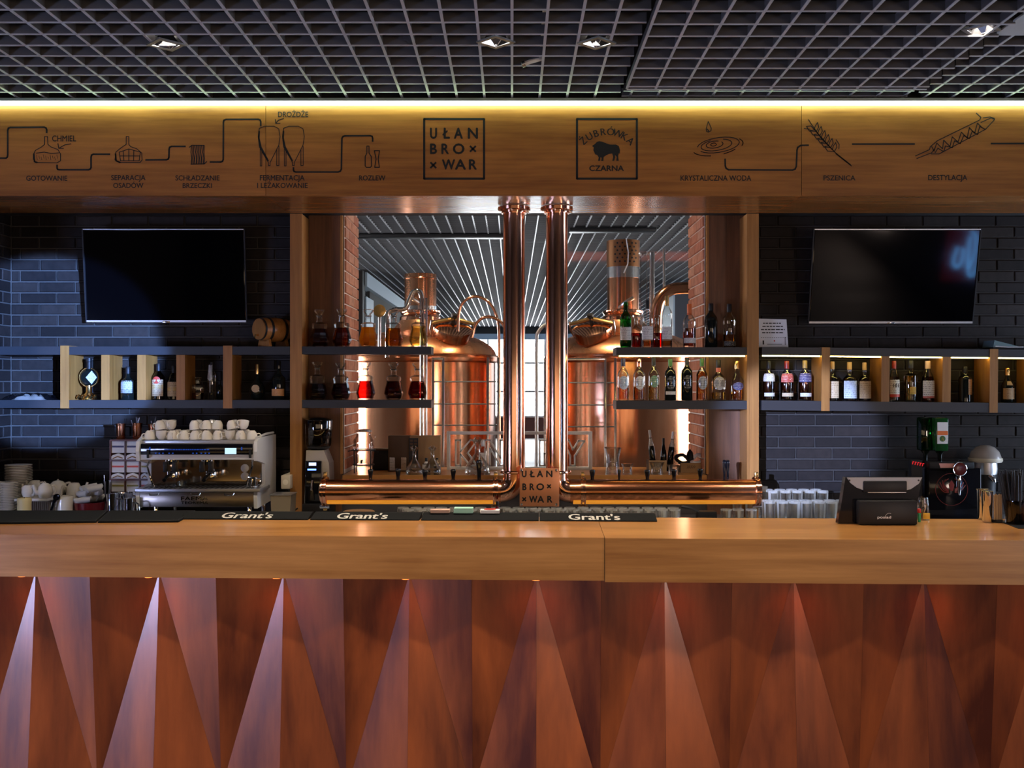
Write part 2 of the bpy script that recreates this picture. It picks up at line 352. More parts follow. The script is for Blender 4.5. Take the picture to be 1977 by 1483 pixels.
# other sides of the bar room, with street windows behind the camera
def window(n, x0, x1, z0, z1, y, turn, org, m, label, muls=3):
    """a lit street window; x along the wall"""
    e = sempty('window_%d' % n, label, org); e.rotation_euler = (0, 0, turn)
    step = (x1-x0)/muls
    for i in range(muls):
        MB().box(x0+i*step+.04, x0+(i+1)*step-.04, -.012, .012, z0+.04, z1-.04).build('pane', m, e)
    f = MB()
    for i in range(muls+1): f.box(x0+i*step-.04, x0+i*step+.04, -.04, .04, z0, z1)
    f.box(x0, x1, -.04, .04, z0-.04, z0+.04); f.box(x0, x1, -.04, .04, z1-.04, z1+.04); f.build('window_frame', M['black'], e)
    return e
struct(MB().box(-6.2, -6.05, -5.1, 6.2, 0, 4.4).build('wall_side_left', M['wallpaint']), 'dark side wall of the bar room beyond the left edge')
struct(MB().box(6.05, 6.2, -5.1, 7.0, 0, 4.4).build('wall_side_right', M['wallpaint']), 'dark side wall of the bar room beyond the right edge')
struct(MB().box(-6.1, 6.1, -5.2, -5.05, 0, 4.4).build('wall_front', M['wallpaint']), 'dark street side wall behind the viewer')
window(1, -.2, 2.4, .3, 1.2, 0, PI/2, (-5.98, 0, 0), emis('daylight_blue', (.48, .57, 1.0), WIN_L), 'street window with blue daylight in the left side wall', 4)
window(2, -4.8, -2.4, .45, 1.9, 0, PI/2, (5.98, 0, 0), emis('daylight_pale', (1, .76, .64), WIN_R), 'street window with pale daylight in the right side wall', 3)
window(3, -4.5, 4.5, .6, 2.0, 0, 0, (0, -4.96, 0), emis('daylight_soft', (1, .72, .46), WIN_B), 'row of street windows behind the viewer', 6)

window(8, 4.9, 6.9, .9, 2.3, 0, PI/2, (5.98, 0, 0), emis('slat_fill_blue', (.55, .68, .90), 16.0), 'added blue fill window in the right side wall, lighting the ceiling slats', 3)  # unseen source added to brighten the right-facing sides of the slats
# ---------------------------------------------------------------- open cell ceiling grid
grid = sempty('ceiling_grid', 'grey open cell metal grid ceiling over the bar')
c = .165; SH = .045
GY0, GY1 = 1.9, 6.159
zc = CEIL
DX0, DX1 = .64, 2.40                                # the module that sags
def slatmesh(L, along):
    """inverted T bar: darker web, bottom flange coloured paler to imitate light from below"""
    b = MB(); n = (lambda a, c_, d_, e_: b.box(-a, a, 0, L, c_, d_)) if along == 'y' else (lambda a, c_, d_, e_: b.box(0, L, -a, a, c_-e_, d_-e_))
    n(.003, 0, SH, 0); n(.007, -.004, 0, .0005)
    me = b.mesh('slat', M['grid'], False); me.materials.append(M['flange'])
    for p_ in me.polygons: p_.material_index = 1 if p_.index >= 6 else 0
    return me
ly, lyshort, lyend = slatmesh(GY1-GY0, 'y'), slatmesh(GY1-GY0-.31, 'y'), slatmesh(.26, 'y')
for i in range(-26, 27):
    x = i*c
    if DX0 < x < DX1:
        link('slat', lyshort, grid, (x, GY0, zc), (-.0065, 0, 0)); link('slat', lyend, grid, (x+.05, GY1-.27, zc+.012))
    else: link('slat', ly, grid, (x, GY0, zc))
rows = [6.0-k*c for k in range(0, 25)]
xa, xb = -26*c, 26*c
lx1, lx2, lx3 = slatmesh(DX0-xa, 'x'), slatmesh(xb-DX1, 'x'), slatmesh(DX1-DX0-.04, 'x')
for k, y in enumerate(rows):
    link('slat', lx1, grid, (xa, y, zc)); link('slat', lx2, grid, (DX1, y, zc))
    yy = y-.03
    if k == 0: link('slat', lx3, grid, (DX0+.02, 6.02, zc+.012)); link('slat', lx3, grid, (DX0+.02, 6.13, zc+.012))
    else: link('slat', lx3, grid, (DX0+.02, yy, zc-(yy-GY0)*.0065))
link('slat', lx3, grid, (DX0+.02, GY1-.315, zc-.030))
struct(MB().box(2.37, 3.6, 4.1, 5.0, CEIL-.012, CEIL-.002).build('ceiling_panel', pr('pale_grey_panel', (.45,.45,.44), .6)), 'pale grey solid panel set into the grid ceiling')
# small pipe stub of the sprinkler
p = W(1012, 134, 5.42)
t = thing('sprinkler_head', 'small pale sprinkler stub poking through the ceiling grid', 'sprinkler', (p.x, p.y, CEIL-.02))
MB().tube([(0, 0, 0), (.03, 0, .012), (.09, .01, .03), (.11, .01, .3)], .012, 8).build('pipe', M['cream'], t)
MB().tube([(-.012, 0, -.004), (.004, 0, .002)], .017, 10).build('nozzle', M['steel'], t)
# downlights; the row over the seating is unseen, added as warm fill
for i, (px, py, lab) in enumerate([(320, 83, 'square recessed downlight above the left end of the bar'), (957, 78, 'square recessed downlight left of the two near the middle'), (1152, 80, 'square recessed downlight right of the two near the middle'), (1895, 54, 'square recessed downlight beside the pale ceiling panel'),
        (-1.9, 0, 'added warm fill downlight over the seating, far left'), (-.6, 0, 'added warm fill downlight over the seating, left of centre'), (.7, 0, 'added warm fill downlight over the seating, right of centre'), (2.0, 0, 'added warm fill downlight over the seating, far right')]):
    Z = 1.724*F/(CY-py) if py else 2.95
    if not py: px = CX+px*F/Z
    t = thing('downlight', lab, 'downlight', (wx(px, Z), Z, CEIL-.008), 'square downlights in the grid ceiling', PI/4); t['label'] = lab
    a, b = .070, .050
    f = MB()
    for s in ((-a, a, -a, -b), (-a, a, b, a), (-a, -b, -b, b), (b, a, -b, b)): f.box(s[0], s[1], s[2], s[3], -.004, .004)
    f.build('frame', M['steel_r'], t, smooth=False)
    r = MB(); n = 4
    r.add([(-b,-b,0),(b,-b,0),(b,b,0),(-b,b,0),(-.028,-.028,.045),(.028,-.028,.045),(.028,.028,.045),(-.028,.028,.045)], [(0,1,5,4),(1,2,6,5),(2,3,7,6),(3,0,4,7)])
    r.build('reflector', M['chrome'], t, smooth=False)
    MB().lathe([(.0001, .046), (.030, .046), (.030, .040), (.0001, .034)], 16).build('bulb', emis('white_lamp', (1, .93, .86), 45), t)
    lamp('downlight_beam', 'SPOT', (0, 0, .02), (0, 0, -3), DOWN_W, (1, .84, .66), t, spot_size=math.radians(105), spot_blend=.8, shadow_soft_size=.03)

# ---------------------------------------------------------------- the oak beam with the printed frieze
beam = sempty('beam', 'oak clad beam with black printed brewing frieze', (0, 0, 0))
zt, zb = wz(196, ZB), wz(378, ZB)
XL, XR = -4.6, 4.6; s1, s2 = wx(513, ZB), wx(1547.5, ZB)
faces = []
for a, b in ((XL, s1-.0015), (s1+.0015, s2-.0015), (s2+.0015, XR)):
    faces.append(MB().box(a, b, ZB, ZB+.02, zb, zt).build('face_panel', M['oak'], beam, smooth=False))
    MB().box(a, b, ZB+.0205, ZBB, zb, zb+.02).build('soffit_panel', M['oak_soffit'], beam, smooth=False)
MB().box(XL, XR, ZB+.022, ZW-.002, zb+.022, CEIL+.7).build('core', M['plenum'], beam)
MB().box(XL, XR, ZBB-.02, ZBB, zb+.02, zb+.06).build('back_panel', M['oak'], beam)
led = MB().box(XL, XR, ZB-.040, ZB-.026, wz(206, ZB), wz(200, ZB)).build('light_strip', emis('cool_led', (.66, 1.0, .60), LED_TOP), beam, label='white glowing light strip along the top of the beam')
MB().box(XL, XR, ZB-.056, ZB+.0, wz(200, ZB)+.001, wz(194, ZB)).build('strip_profile', M['steel_r'], beam)

# print on the beam
YF = ZB-.0012
def ribbon(strokes, wpx, name, m, parent, Z=ZB, yf=YF, closed=False):
    b = MB()
    for st in strokes:
        wd = wpx
        if isinstance(st, tuple): st, wd = st
        pts = [Vector((wx(x, Z), wz(y, Z))) for x, y in st]; h = sz(wd, Z)/2
        for p, q in zip(pts, pts[1:]):
            d = (q-p)
            if d.length < 1e-6: continue
            d.normalize(); n = Vector((-d.y, d.x))*h; p2 = p-d*h*.5; q2 = q+d*h*.5
            b.prism([(p2+n)[:], (p2-n)[:], (q2-n)[:], (q2+n)[:]], yf, yf+.001)
    return b.build(name, m, parent, smooth=False)
_tc = {}
def textmesh(body, name):
    cu = bpy.data.curves.new('lettering', 'FONT'); cu.body = body; cu.resolution_u = 3; cu.offset = .0
    o = bpy.data.objects.new('lettering', cu); C.objects.link(o); bpy.context.view_layer.update()
    dg = bpy.context.evaluated_depsgraph_get(); me = bpy.data.meshes.new_from_object(o.evaluated_get(dg)); bpy.data.objects.remove(o); bpy.data.curves.remove(cu)
    me.name = name; return me
def capbox():
    me = textmesh('H', 'cap'); z = [v.co.y for v in me.vertices]; r = (min(z), max(z)); bpy.data.meshes.remove(me); return r
CAP0, CAP1 = capbox()
def text(body, x0, x1, z0, z1, y, m, parent=None, name='lettering', bold=0, thick=.0006, upright=True):
    """flat lettering filling x0..x1, capitals z0..z1, facing the room"""
    me = textmesh(body, name)
    xs = [v.co.x for v in me.vertices]; a, b = min(xs), max(xs)
    sx = (x1-x0)/(b-a); s_z = (z1-z0)/(CAP1-CAP0)
    bm = bmesh.new(); bm.from_mesh(me)
    offs = [(0, 0)] if not bold else [(0, 0), (bold, 0), (-bold, 0), (0, bold), (0, -bold)]
    base = [v.co.copy() for v in bm.verts]; fl = [[v.index for v in f.verts] for f in bm.faces]; bm.free(); bpy.data.meshes.remove(me)
    out = MB()
    for k, (ox, oz) in enumerate(offs):
        out.add([((v.x-a)*sx+x0+ox, y-thick-k*.00004, (v.y-CAP0)*s_z+z0+oz) for v in base], fl)
    o = out.build(name, m, parent, smooth=False); return o
def ptext(body, px0, px1, pt, pb, Z=ZB, y=YF, m=None, parent=None, bold=0):
    return text(body, wx(px0, Z), wx(px1, Z), wz(pb, Z), wz(pt, Z), y, m or M['ink'], parent, bold=bold)
def fz(pts, ox=0, oy=0, s=2.995): return [(ox+x/s, oy+y/s) for x, y in pts]
K = M['ink']; f0, f1, f2 = faces
PW = 3.2
ribbon([fz([(-30,915),(35,915),(43,908),(45,895),(45,755),(49,742),(60,737),(255,735),(266,740),(270,750),(270,768)])], PW, 'print_line', K, f0)
ribbon([fz([(258,790),(258,835),(240,850),(205,870),(193,895),(193,920),(205,940),(330,942),(350,930),(350,890),(335,865),(295,850),(277,835),(275,790),(258,790)]), fz([(210,886),(255,880),(300,888),(340,884)])]
       +[(fz([(212+i*13, 895+(i % 3)*6), (216+i*13, 925-(i % 2)*8)]), .7) for i in range(10)]+[(fz([(196,890),(200,935),(215,940)]), 3)], 1.5, 'print_drawing', K, f0)
ribbon([fz([(410,832),(375,838),(340,858)]), fz([(335,830),(340,858),(368,858)])], 1.6, 'print_arrow', K, f0)
ribbon([fz([(330,955),(330,972),(334,980),(344,982),(512,982),(523,977),(527,968),(527,908),(530,897),(540,892),(635,892)])], PW, 'print_line', K, f0)
ribbon([fz([(730,790),(730,835),(700,855),(670,880),(665,925),(690,940),(810,940),(822,925),(820,885),(790,860),(755,848),(745,835),(745,790),(730,790)]), fz([(690,880),(697,930),(805,930),(812,880),(745,862),(690,880)]),
        fz([(712,875),(716,930)]), fz([(745,864),(745,930)]), fz([(774,872),(772,930)]), fz([(692,902),(810,902)]), (fz([(668,890),(672,930),(695,940)]), 3)], 1.5, 'print_drawing', K, f0)
ribbon([fz([(843,925),(962,924),(973,920),(977,910),(978,865),(981,852),(992,847),(1072,847)])], PW, 'print_line', K, f0)
ribbon([fz([(1108+i*14, 842), (1104+i*14, 880), (1109+i*14, 915), (1106+i*14, 950)]) for i in range(6)]+[(fz([(1114+i*14, 845), (1112+i*14, 948)]), .8) for i in range(6)]+[fz([(1095,852),(1110,840),(1182,841)]), fz([(1104,950),(1182,948),(1196,934)])], 1.7, 'print_drawing', K, f0)
ribbon([fz([(1215,937),(1276,937),(1287,933),(1291,922),(1292,708),(1295,696),(1307,691),(1493,690),(1504,694),(1508,705),(1508,728)])], PW, 'print_line', K, f0)
for dx in (0, 140):
    ribbon([fz([(x+dx, y) for x, y in q]) for q in ([(1500,742),(1530,730),(1585,730),(1612,745),(1620,790),(1612,840),(1562,940),(1562,958),(1552,958),(1552,940),(1500,850),(1493,790),(1500,742)],
        [(1505,858),(1505,960),(1514,960),(1514,872)], [(1600,862),(1600,958),(1613,958),(1613,845)])]+[(fz([(x+dx, y) for x, y in ((1499,760),(1497,800),(1508,850),(1530,892),(1550,930))]), 3.2)], 1.4, 'print_drawing', K, f1 if dx else f1)
ribbon([fz([(1640,685),(1610,695),(1595,713)]), fz([(1592,690),(1595,715),(1620,713)])], 1.6, 'print_arrow', K, f1)
ribbon([fz([(1697,970),(1697,984),(1701,992),(1710,995),(1955,995),(1968,990),(1974,978),(1977,800),(1983,790),(1995,786),(2140,785),(2152,789),(2155,800),(2155,818)])], PW, 'print_line', K, f1)
ribbon([fz(q, 660, 0) for q in ([(145,845),(145,885),(135,905),(135,960),(142,968),(165,968),(172,960),(170,905),(157,885),(157,845),(145,845)], [(188,872),(218,872),(210,920),(217,968),(190,968),(198,920),(188,872)])], 1.8, 'print_drawing', K, f1)
for x0 in (817, 1112):
    x1 = x0+119.5; ribbon([[(x0+2, 230), (x1-2, 230)], [(x0+2, 345), (x1-2, 345)], [(x0+2, 230), (x0+2, 345)], [(x1-2, 230), (x1-2, 345)]], 4.2, 'print_frame', K, f1)
for x0, x1, a, b, s in ((831, 843, 247.5, 267.5, 'U'), (855, 868, 247.5, 267.5, 'Ł'), (877, 893, 247.5, 267.5, 'A'), (904, 922, 247.5, 267.5, 'N'), (831, 843, 278, 297, 'B'), (853, 866, 278, 297, 'R'), (875, 896, 278, 297, 'O'), (854, 878, 308.5, 327, 'W'), (879, 899, 308.5, 327, 'A'), (906, 920, 308.5, 327, 'R')):
    ptext(s, x0, x1, a, b, parent=f1, bold=.0026)
for xa_, ya_ in ((913, 287.5), (836.5, 319)):
    ribbon([[(xa_-5, ya_-5), (xa_+5, ya_+5)], [(xa_-5, ya_+5), (xa_+5, ya_-5)]], 3.6, 'print_cross', K, f1)
# arched name, bison and second line
for i, ch in enumerate('ŻUBRÓWKA'):
    me = textmesh(ch, 'lettering'); a = math.radians(43-i*86/7); cxp, cyp, R = 1171.5, 321, 60
    xs = [v.co.x for v in me.vertices]; mid = (min(xs)+max(xs))/2; k = sz(13.5, ZB)/(CAP1-CAP0)
    px, py = cxp-R*math.sin(a), cyp-R*math.cos(a)
    for v in me.vertices:
        x, z = (v.co.x-mid)*k*.95, (v.co.y-CAP0)*k
        v.co = (wx(px, ZB)+x*math.cos(a)-z*math.sin(a), YF, wz(py, ZB)+x*math.sin(a)+z*math.cos(a))
    me.materials.append(K); link('lettering', me, f1)
    me2 = me.copy(); me2.transform(Matrix.Translation((.002, -.0001, 0))); link('lettering', me2, f1)
bis = [(290,395),(320,375),(345,350),(370,345),(400,350),(445,368),(480,380),(545,380),(575,395),(588,440),(585,480),(575,470),(568,500),(574,552),(548,552),(552,510),(535,490),(537,520),(525,552),(505,552),(515,510),(505,475),(470,480),(440,495),(415,512),(412,555),(388,555),(392,520),(380,515),(377,552),(355,552),(362,515),(345,490),(325,485),(305,440),(310,410)]
MB().prism([(wx(1090+x/5.492, ZB), wz(210+y/5.492, ZB)) for x, y in bis], YF, YF+.001).build('print_bison', K, f1, smooth=False)
ptext('CZARNA', 1138, 1204, 320, 330, parent=f1, bold=.0016)
def s7(pts): return [(1090+x/5.492, 210+y/5.492) for x, y in pts]
def ell(cx, cy, a, b, rot, t0, t1, n=22):
    r = math.radians(rot); out = []
    for i in range(n+1):
        t_ = math.radians(t0+(t1-t0)*i/n); x, y = a*math.cos(t_), b*math.sin(t_); out.append((cx+x*math.cos(r)-y*math.sin(r), cy+x*math.sin(r)+y*math.cos(r)))
    return s7(out)
ribbon([s7([(1523,135),(1500,215),(1505,240),(1525,248),(1552,235),(1555,205),(1523,135)]), (s7([(1512,215),(1530,240)]), 2)], 1.5, 'print_drawing', K, f1)
ribbon([ell(1580,380,30,16,-8,0,330), ell(1590,380,90,36,-8,-30,300), ell(1610,385,165,58,-9,-60,250), ell(1630,385,225,78,-9,-170,150), ell(1630,400,275,92,-9,110,165), ell(1620,400,275,92,-9,-28,20), ell(1610,400,250,92,-9,40,75)], 1.6, 'print_drawing', K, f1)
ribbon([fz([(248,920),(249,958),(254,973),(268,982),(638,984),(653,978),(660,962),(664,868),(668,853),(684,842),(694,841)], 1317, 0)], PW, 'print_line', K, f1)
ribbon([fz([(696,841),(730,840)], 1317, 0)], PW, 'print_line', K, f2)
def s8(pts): return [(1540+x/4.524, 210+y/4.524) for x, y in pts]
wh = [s8([(470,500),(330,385),(210,265),(110,120),(95,95)]), (s8([(460,490),(335,392)]), 2.6)]
for i in range(6):
    t_ = i/6; bx, by = 320-t_*190, 375-t_*210
    wh.append(s8([(bx, by), (bx+22, by-40), (bx+12, by-80), (bx-8, by-50), (bx-18, by-18)])); wh.append(s8([(bx, by), (bx-60, by-5), (bx-85, by-45), (bx-45, by-50), (bx-12, by-12)]))
wh.append(s8([(360,350),(362,310),(335,270)])); wh.append(s8([(110,180),(55,172)]))
ribbon(wh, 1.6, 'print_drawing', K, f2)
ribbon([s8([(478,309),(1020,308)])], PW, 'print_line', K, f2); ribbon([s8([(1690,304),(2400,303)])], PW, 'print_line', K, f2)
ribbon([s8([(1030,412),(1150,358),(1160,330),(1220,280),(1590,98),(1600,75),(1560,38)]), s8([(1040,435),(1170,385),(1195,350)]), s8([(1165,395),(1235,395),(1640,180),(1720,95),(1690,80),(1600,120)]), s8([(1620,80),(1680,72),(1720,85)]),
        s8([(1170,330),(1190,370),(1215,300),(1265,350),(1275,275),(1330,330),(1350,245),(1400,290),(1430,205),(1480,255),(1500,165),(1545,215),(1570,125),(1610,165)]),
        s8([(1200,385),(1225,345),(1275,375),(1290,325),(1350,340),(1370,280),(1420,305),(1450,235),(1500,260),(1525,195),(1570,225),(1590,155),(1640,180)])], 1.7, 'print_drawing', K, f2)
for s, x0, x1, a, b, par in (('GOTOWANIE', 51, 130, 339.5, 349, f0), ('SEPARACJA', 215, 281, 338.5, 348, f0), ('OSADÓW', 219, 277, 353.5, 363, f0), ('SCHŁADZANIE', 339, 424, 339, 348.5, f0), ('BRZECZKI', 353, 409, 354, 363, f0),
        ('FERMENTACJA', 502, 588, 338.5, 348.5, f1), ('I LEŻAKOWANIE', 497, 594, 353.5, 363, f1), ('ROZLEW', 693.5, 744, 339, 348.5, f1), ('KRYSTALICZNA WODA', 1314, 1450, 339, 349, f1), ('PSZENICA', 1590, 1651, 339, 348.5, f2), ('DESTYLACJA', 1792, 1867, 338, 348, f2)):
    ptext(s, x0, x1, a, b, parent=par, bold=.0008)
ptext('CHMIEL', 101, 147, 262, 273, parent=f0, bold=.0008); ptext('DROŻDŻE', 537, 595, 216, 226, parent=f1, bold=.0008)

# ================================================================ bar counter (slightly askew to the camera)
TZ = CAMH-.6335                                     # counter top height
ANG = -.0362
bar = thing('bar_counter', 'long oak topped bar counter with folded copper front panels', 'bar counter', (0, 4.206, 0)); bar.rotation_euler = (0, 0, ANG)
TH, DEP = .177, .645
j = wx(1168.5, 4.17)
def topboard(a, b, dy, dz):
    return MB().box(a, b, dy, DEP, TZ-TH+dz, TZ).build('top_board', M['oak_top'], bar, smooth=False)
topboard(-3.4, j-.001, 0, 0); topboard(j+.001, 3.4, -.012, -.003)
MB().box(-3.3, 3.3, .20, .5, .02, TZ-TH-.01).build('body', M['plenum'], bar)
MB().box(-2.4, 2.3, DEP-.016, DEP-.002, TZ-TH-.03, TZ-TH-.001).build('fill_strip', emis('amber_fill_light', (1, .62, .22), 3), bar)  # unseen glowing strip added to light the glasses and the beer pipe
MB().box(-3.3, 3.3, .10, .2, 0, .05).build('kick_board', M['black'], bar)
per = (wx(1780, 4.30)-wx(55, 4.40))/7; u0 = wx(55, 4.39)
HB = .075; YP = .085
zt_, zb_ = TZ-TH-.004, .045
for k in range(-2, 9):
    a0 = u0+k*per; cc = a0+per/2; a1 = a0+per
    if a1 < -3.3 or a0 > 3.3: continue
    at, ct, cbm, ab = YP+HB, YP, YP+HB, YP
    tri = [((a0, at, zt_), (cc, ct, zt_), (cc, cbm, zb_)), ((cc, ct, zt_), (a1, at, zt_), (cc, cbm, zb_)), ((a0, at, zt_), (cc, cbm, zb_), (a0, ab, zb_)), ((a1, at, zt_), (a1, ab, zb_), (cc, cbm, zb_))]
    for t3 in tri:
        P3 = [Vector(p) for p in t3]; cen = sum(P3, Vector())/3
        P3 = [p+(cen-p).normalized()*.0015 for p in P3]
        bk = [p+Vector((0, .012, 0)) for p in P3]
        MB().add([p-cen for p in P3+bk], [(0,1,2),(5,4,3),(0,3,4,1),(1,4,5,2),(2,5,3,0)]).build('triangle_panel', M['copper_patina'], bar, cen, smooth=False)
    l = MB().lathe([(.0001, 0), (.022, 0), (.022, -.008), (.0001, -.008)], 14).build('puck_lamp', emis('orange_lamp', (1, .22, .04), 4), bar, (a0, .055, TZ-TH))
    lamp('puck_beam', 'SPOT', (a0, .05, TZ-TH-.014), None, PUCK_W, (1, .24, .06), bar, spot_size=math.radians(150), spot_blend=1, shadow_soft_size=.02)
def bl(px, Zg, dz=0):
    """point on the counter top (world) seen at pixel column px, given depth"""
    return Vector((wx(px, Zg), Zg, TZ+dz))

# ================================================================ shelving
def board(name, parent, px0, px1, py0, py1, z_front, z_back, m, slope=0, ref=0):
    return MB().box(wx(px0, z_front), wx(px1, z_front), z_front, z_back, wz(py1, z_front), wz(py0, z_front)).build(name, m, parent, smooth=False)
ZS = ZBB+.003; ZSB = ZW-.006
BARZ = .905
cabL = thing('shelf_unit', 'charcoal and oak wall shelf unit behind the coffee machine', 'shelf unit')
board('board', cabL, -22, 559.5, 669, 685, ZS, ZSB, M['shelf']); board('board', cabL, -22, 559.5, 772.5, 788, ZS, ZSB, M['shelf'])
for a, b, full in ((117, 133.5, 1), (195, 211, 0), (264.5, 281, 0), (340, 356.5, 0), (431, 448.5, 1)):
    y0, y1 = (667.5, 788.5) if full else (685.3, 772.2)
    MB().box(wx(a, ZS), wx(b, ZS), ZS-(.004 if full else -.004), ZSB, wz(y1, ZS), wz(y0, ZS)).build('divider', M['oak_post'], cabL, smooth=False)
for nm, a, b, lab in (('wall_post', 560, 582.5, 'tall oak post between coffee machine shelves and decanter shelves'), ('wall_post', 1442.5, 1465, 'tall oak post between bottle shelves and the right screen')):
    t = thing(nm, lab, 'post', (wx((a+b)/2, ZS), ZS, BARZ)); h = zb-BARZ-.003; hw = sz((b-a)/2, ZS)
    MB().box(-hw, hw, 0, ZSB-ZS, 0, h).build('core', M['oak_post'], t, smooth=False)
    sx_ = hw-.010 if a < 900 else -hw
    MB().box(sx_-.002, sx_+.012, -.005, .02, 0, h).build('edge_strip', M['oak_post'], t, smooth=False)
for a, b, lab, s in ((582.8, 832, 'dark floating shelf pair carrying the ten decanters', 0), (1190, 1442.2, 'charcoal floating shelf pair carrying bottles beside the right kettle', 1)):
    t = thing('floating_shelf', lab, 'shelf')
    d = 1.5 if s else 0
    for y0, y1 in ((669+d, 684+d), (772.5+d, 788+d*1.5)):
        board('board', t, a, b, y0, y1, ZS, ZSB, M['shelf'])
    if s:
        MB().box(wx(a, ZS)+.02, wx(b, ZS)-.01, ZS+.012, ZS+.020, wz(688.6, ZS), wz(686.8, ZS)).build('light_strip', emis('warm_led', (1, .78, .25), LED_SHELF), t)
# right unit leans down a little to the right
SL = -.0099
cabR = thing('shelf_unit', 'charcoal and oak wall shelf unit with warm light strips below the right screen', 'shelf unit', (wx(1465.5, ZS), ZS, 0)); cabR.rotation_euler = (0, -SL, 0)
x0r = wx(1465.5, ZS)
def rb(px): return wx(px, ZS)-x0r
def rdrop(px): return (wx(px, ZS)-x0r)*SL
zT0, zT1, zB0, zB1 = wz(670, ZS), wz(685.5, ZS), wz(773.3, ZS), wz(792, ZS)
MB().box(0, rb(2075), 0, ZSB-ZS, zT1, zT0).build('board', M['shelf'], cabR, smooth=False)
MB().box(0, rb(2075), 0, ZSB-ZS, zB1, zB0).build('board', M['shelf'], cabR, smooth=False)
for a, b, full in ((1580.5, 1596.5, 1), (1697, 1712.5, 0), (1815, 1831, 0), (1905, 1921, 1), (1990, 2006, 0), (2060, 2075, 1)):
    MB().box(rb(a), rb(b), -.004 if full else .004, ZSB-ZS, zB1-.001 if full else zB0, zT0+.002 if full else zT1).build('divider', M['oak_post'], cabR, smooth=False)
for a, b in ((1466, 1580), (1597, 1697), (1713, 1815), (1831, 1905), (1921.5, 1990)):
    MB().box(rb(a)+.004, rb(b)-.004, .012, .020, zT1-.008, zT1-.001).build('light_strip', emis('warm_led', (1, .78, .22), LED_SHELF), cabR)
# wood panels beside the opening
struct(MB().box(wx(597, ZW), OX0, ZW-.012, ZW+.006, BARZ, 3.0).build('wall_panel_left', M['wood_dark']), 'dark wood wall panel left of the brick opening')
tr = struct(MB().box(OX1, wx(1441, ZW), ZW-.012, ZW+.006, BARZ, 3.0).build('wall_panel_right', M['wood_dark']), 'dark wood wall panel right of the brick opening')
for nm, x, lab in (('trim_1', OX0, 'thin oak edge at the left side of the opening'), ('trim_2', OX1, 'thin oak edge at the right side of the opening')):
    struct(MB().box(x-.008, x+.008, ZW-.018, ZW+.02, SILL, 3.0).build(nm, M['oak_post']), lab)
sill = tag(MB().box(OX0+.02, OX1-.02, ZW-.10, ZW+WT-.02, SILL-.04, SILL).build('sill_board', M['oak_top'], smooth=False), 'oak ledge board in the opening to the brew hall', 'ledge')
back = thing('back_bar', 'steel topped back bar cabinet under the shelves', 'back bar', (0, 0, 0))
MB().box(-3.4, 4.2, 6.22, ZW-.01, BARZ-.03, BARZ).build('worktop', M['steel_r'], back, smooth=False)
MB().box(-3.4, 4.2, 6.26, ZW-.01, .1, BARZ-.032).build('body', M['black'], back, smooth=False)
# ================================================================ brew hall beyond the opening
HC = CAMH+1.90
struct(MB().box(-6.1, 6.1, ZW+WT, 34.2, HC+.45, HC+.55).build('ceiling_hall', pr('hall_void', (.014,.015,.018), .9)), 'dark void above the pale ceiling grid of the brew hall')
struct(MB().box(-6.2, -6.05, ZW+WT, 34.2, 0, 4.4).build('wall_hall_left', M['wallpaint']), 'dark outer wall of the brew hall on the left')
struct(MB().box(6.05, 6.2, ZW+WT, 34.2, 0, 4.4).build('wall_hall_right', M['wallpaint']), 'dark outer wall of the brew hall on the right')
whb = struct(MB().box(-6.1, -1.75, 34.0, 34.2, 0, 4.4).build('wall_hall_back', M['wallpaint']), 'far dark wall of the brew hall around the bright window')
MB().box(2.1, 6.1, 34.0, 34.2, 0, 4.4).build('wall_part', M['wallpaint'], whb); MB().box(-1.75, 2.1, 34.0, 34.2, 3.42, 4.4).build('lintel', M['black'], whb)
MB().box(-1.75, 2.1, 33.9, 34.0, wz(645, 33.9), wz(624, 33.9)).build('header_beam', M['black'], whb)
e = sempty('window_4', 'tall bright window at the far end of the brew hall', (0, 33.95, 0))
day = emis('far_daylight', (.90, .96, 1.0), WIN_HALL)
for i in range(4): MB().box(-1.72+i*.95, -1.72+i*.95+.89, -.01, .01, .75, 3.28).build('pane', day, e)
f = MB()
for i in range(5): f.box(-1.78+i*.95, -1.72+i*.95, -.05, .05, 0, 3.45)
for z in (.7, 1.55, 2.5): f.box(-1.78, 2.08, -.045, .045, z-.03, z+.03)
f.build('window_frame', M['steel_r'], e)
MB().box(-1.75, 2.08, -.06, .06, 0, .68).build('window_apron', pr('red_brown_panel', (.16,.05,.035), .6), e)
MB().box(-1.75, 2.08, -.12, -.07, 3.28, 3.47).build('blind', pr('blue_grey_blind', (.30,.40,.52), .6), e)
for n, sx, m in ((5, -5.98, emis('kettle_fill_left', (.95, .93, .95), KETTLE_FILL)), (6, 5.98, emis('kettle_fill_right', (.95, .90, .86), KETTLE_FILL))):  # unseen glowing panels added so the copper kettles catch highlights
    window(n, 8.3, 12.5, .8, 2.5, 0, PI/2, (sx, 0, 0), m, 'added bright panel in the %s wall of the brew hall for kettle highlights' % ('left' if n == 5 else 'right'), 3)
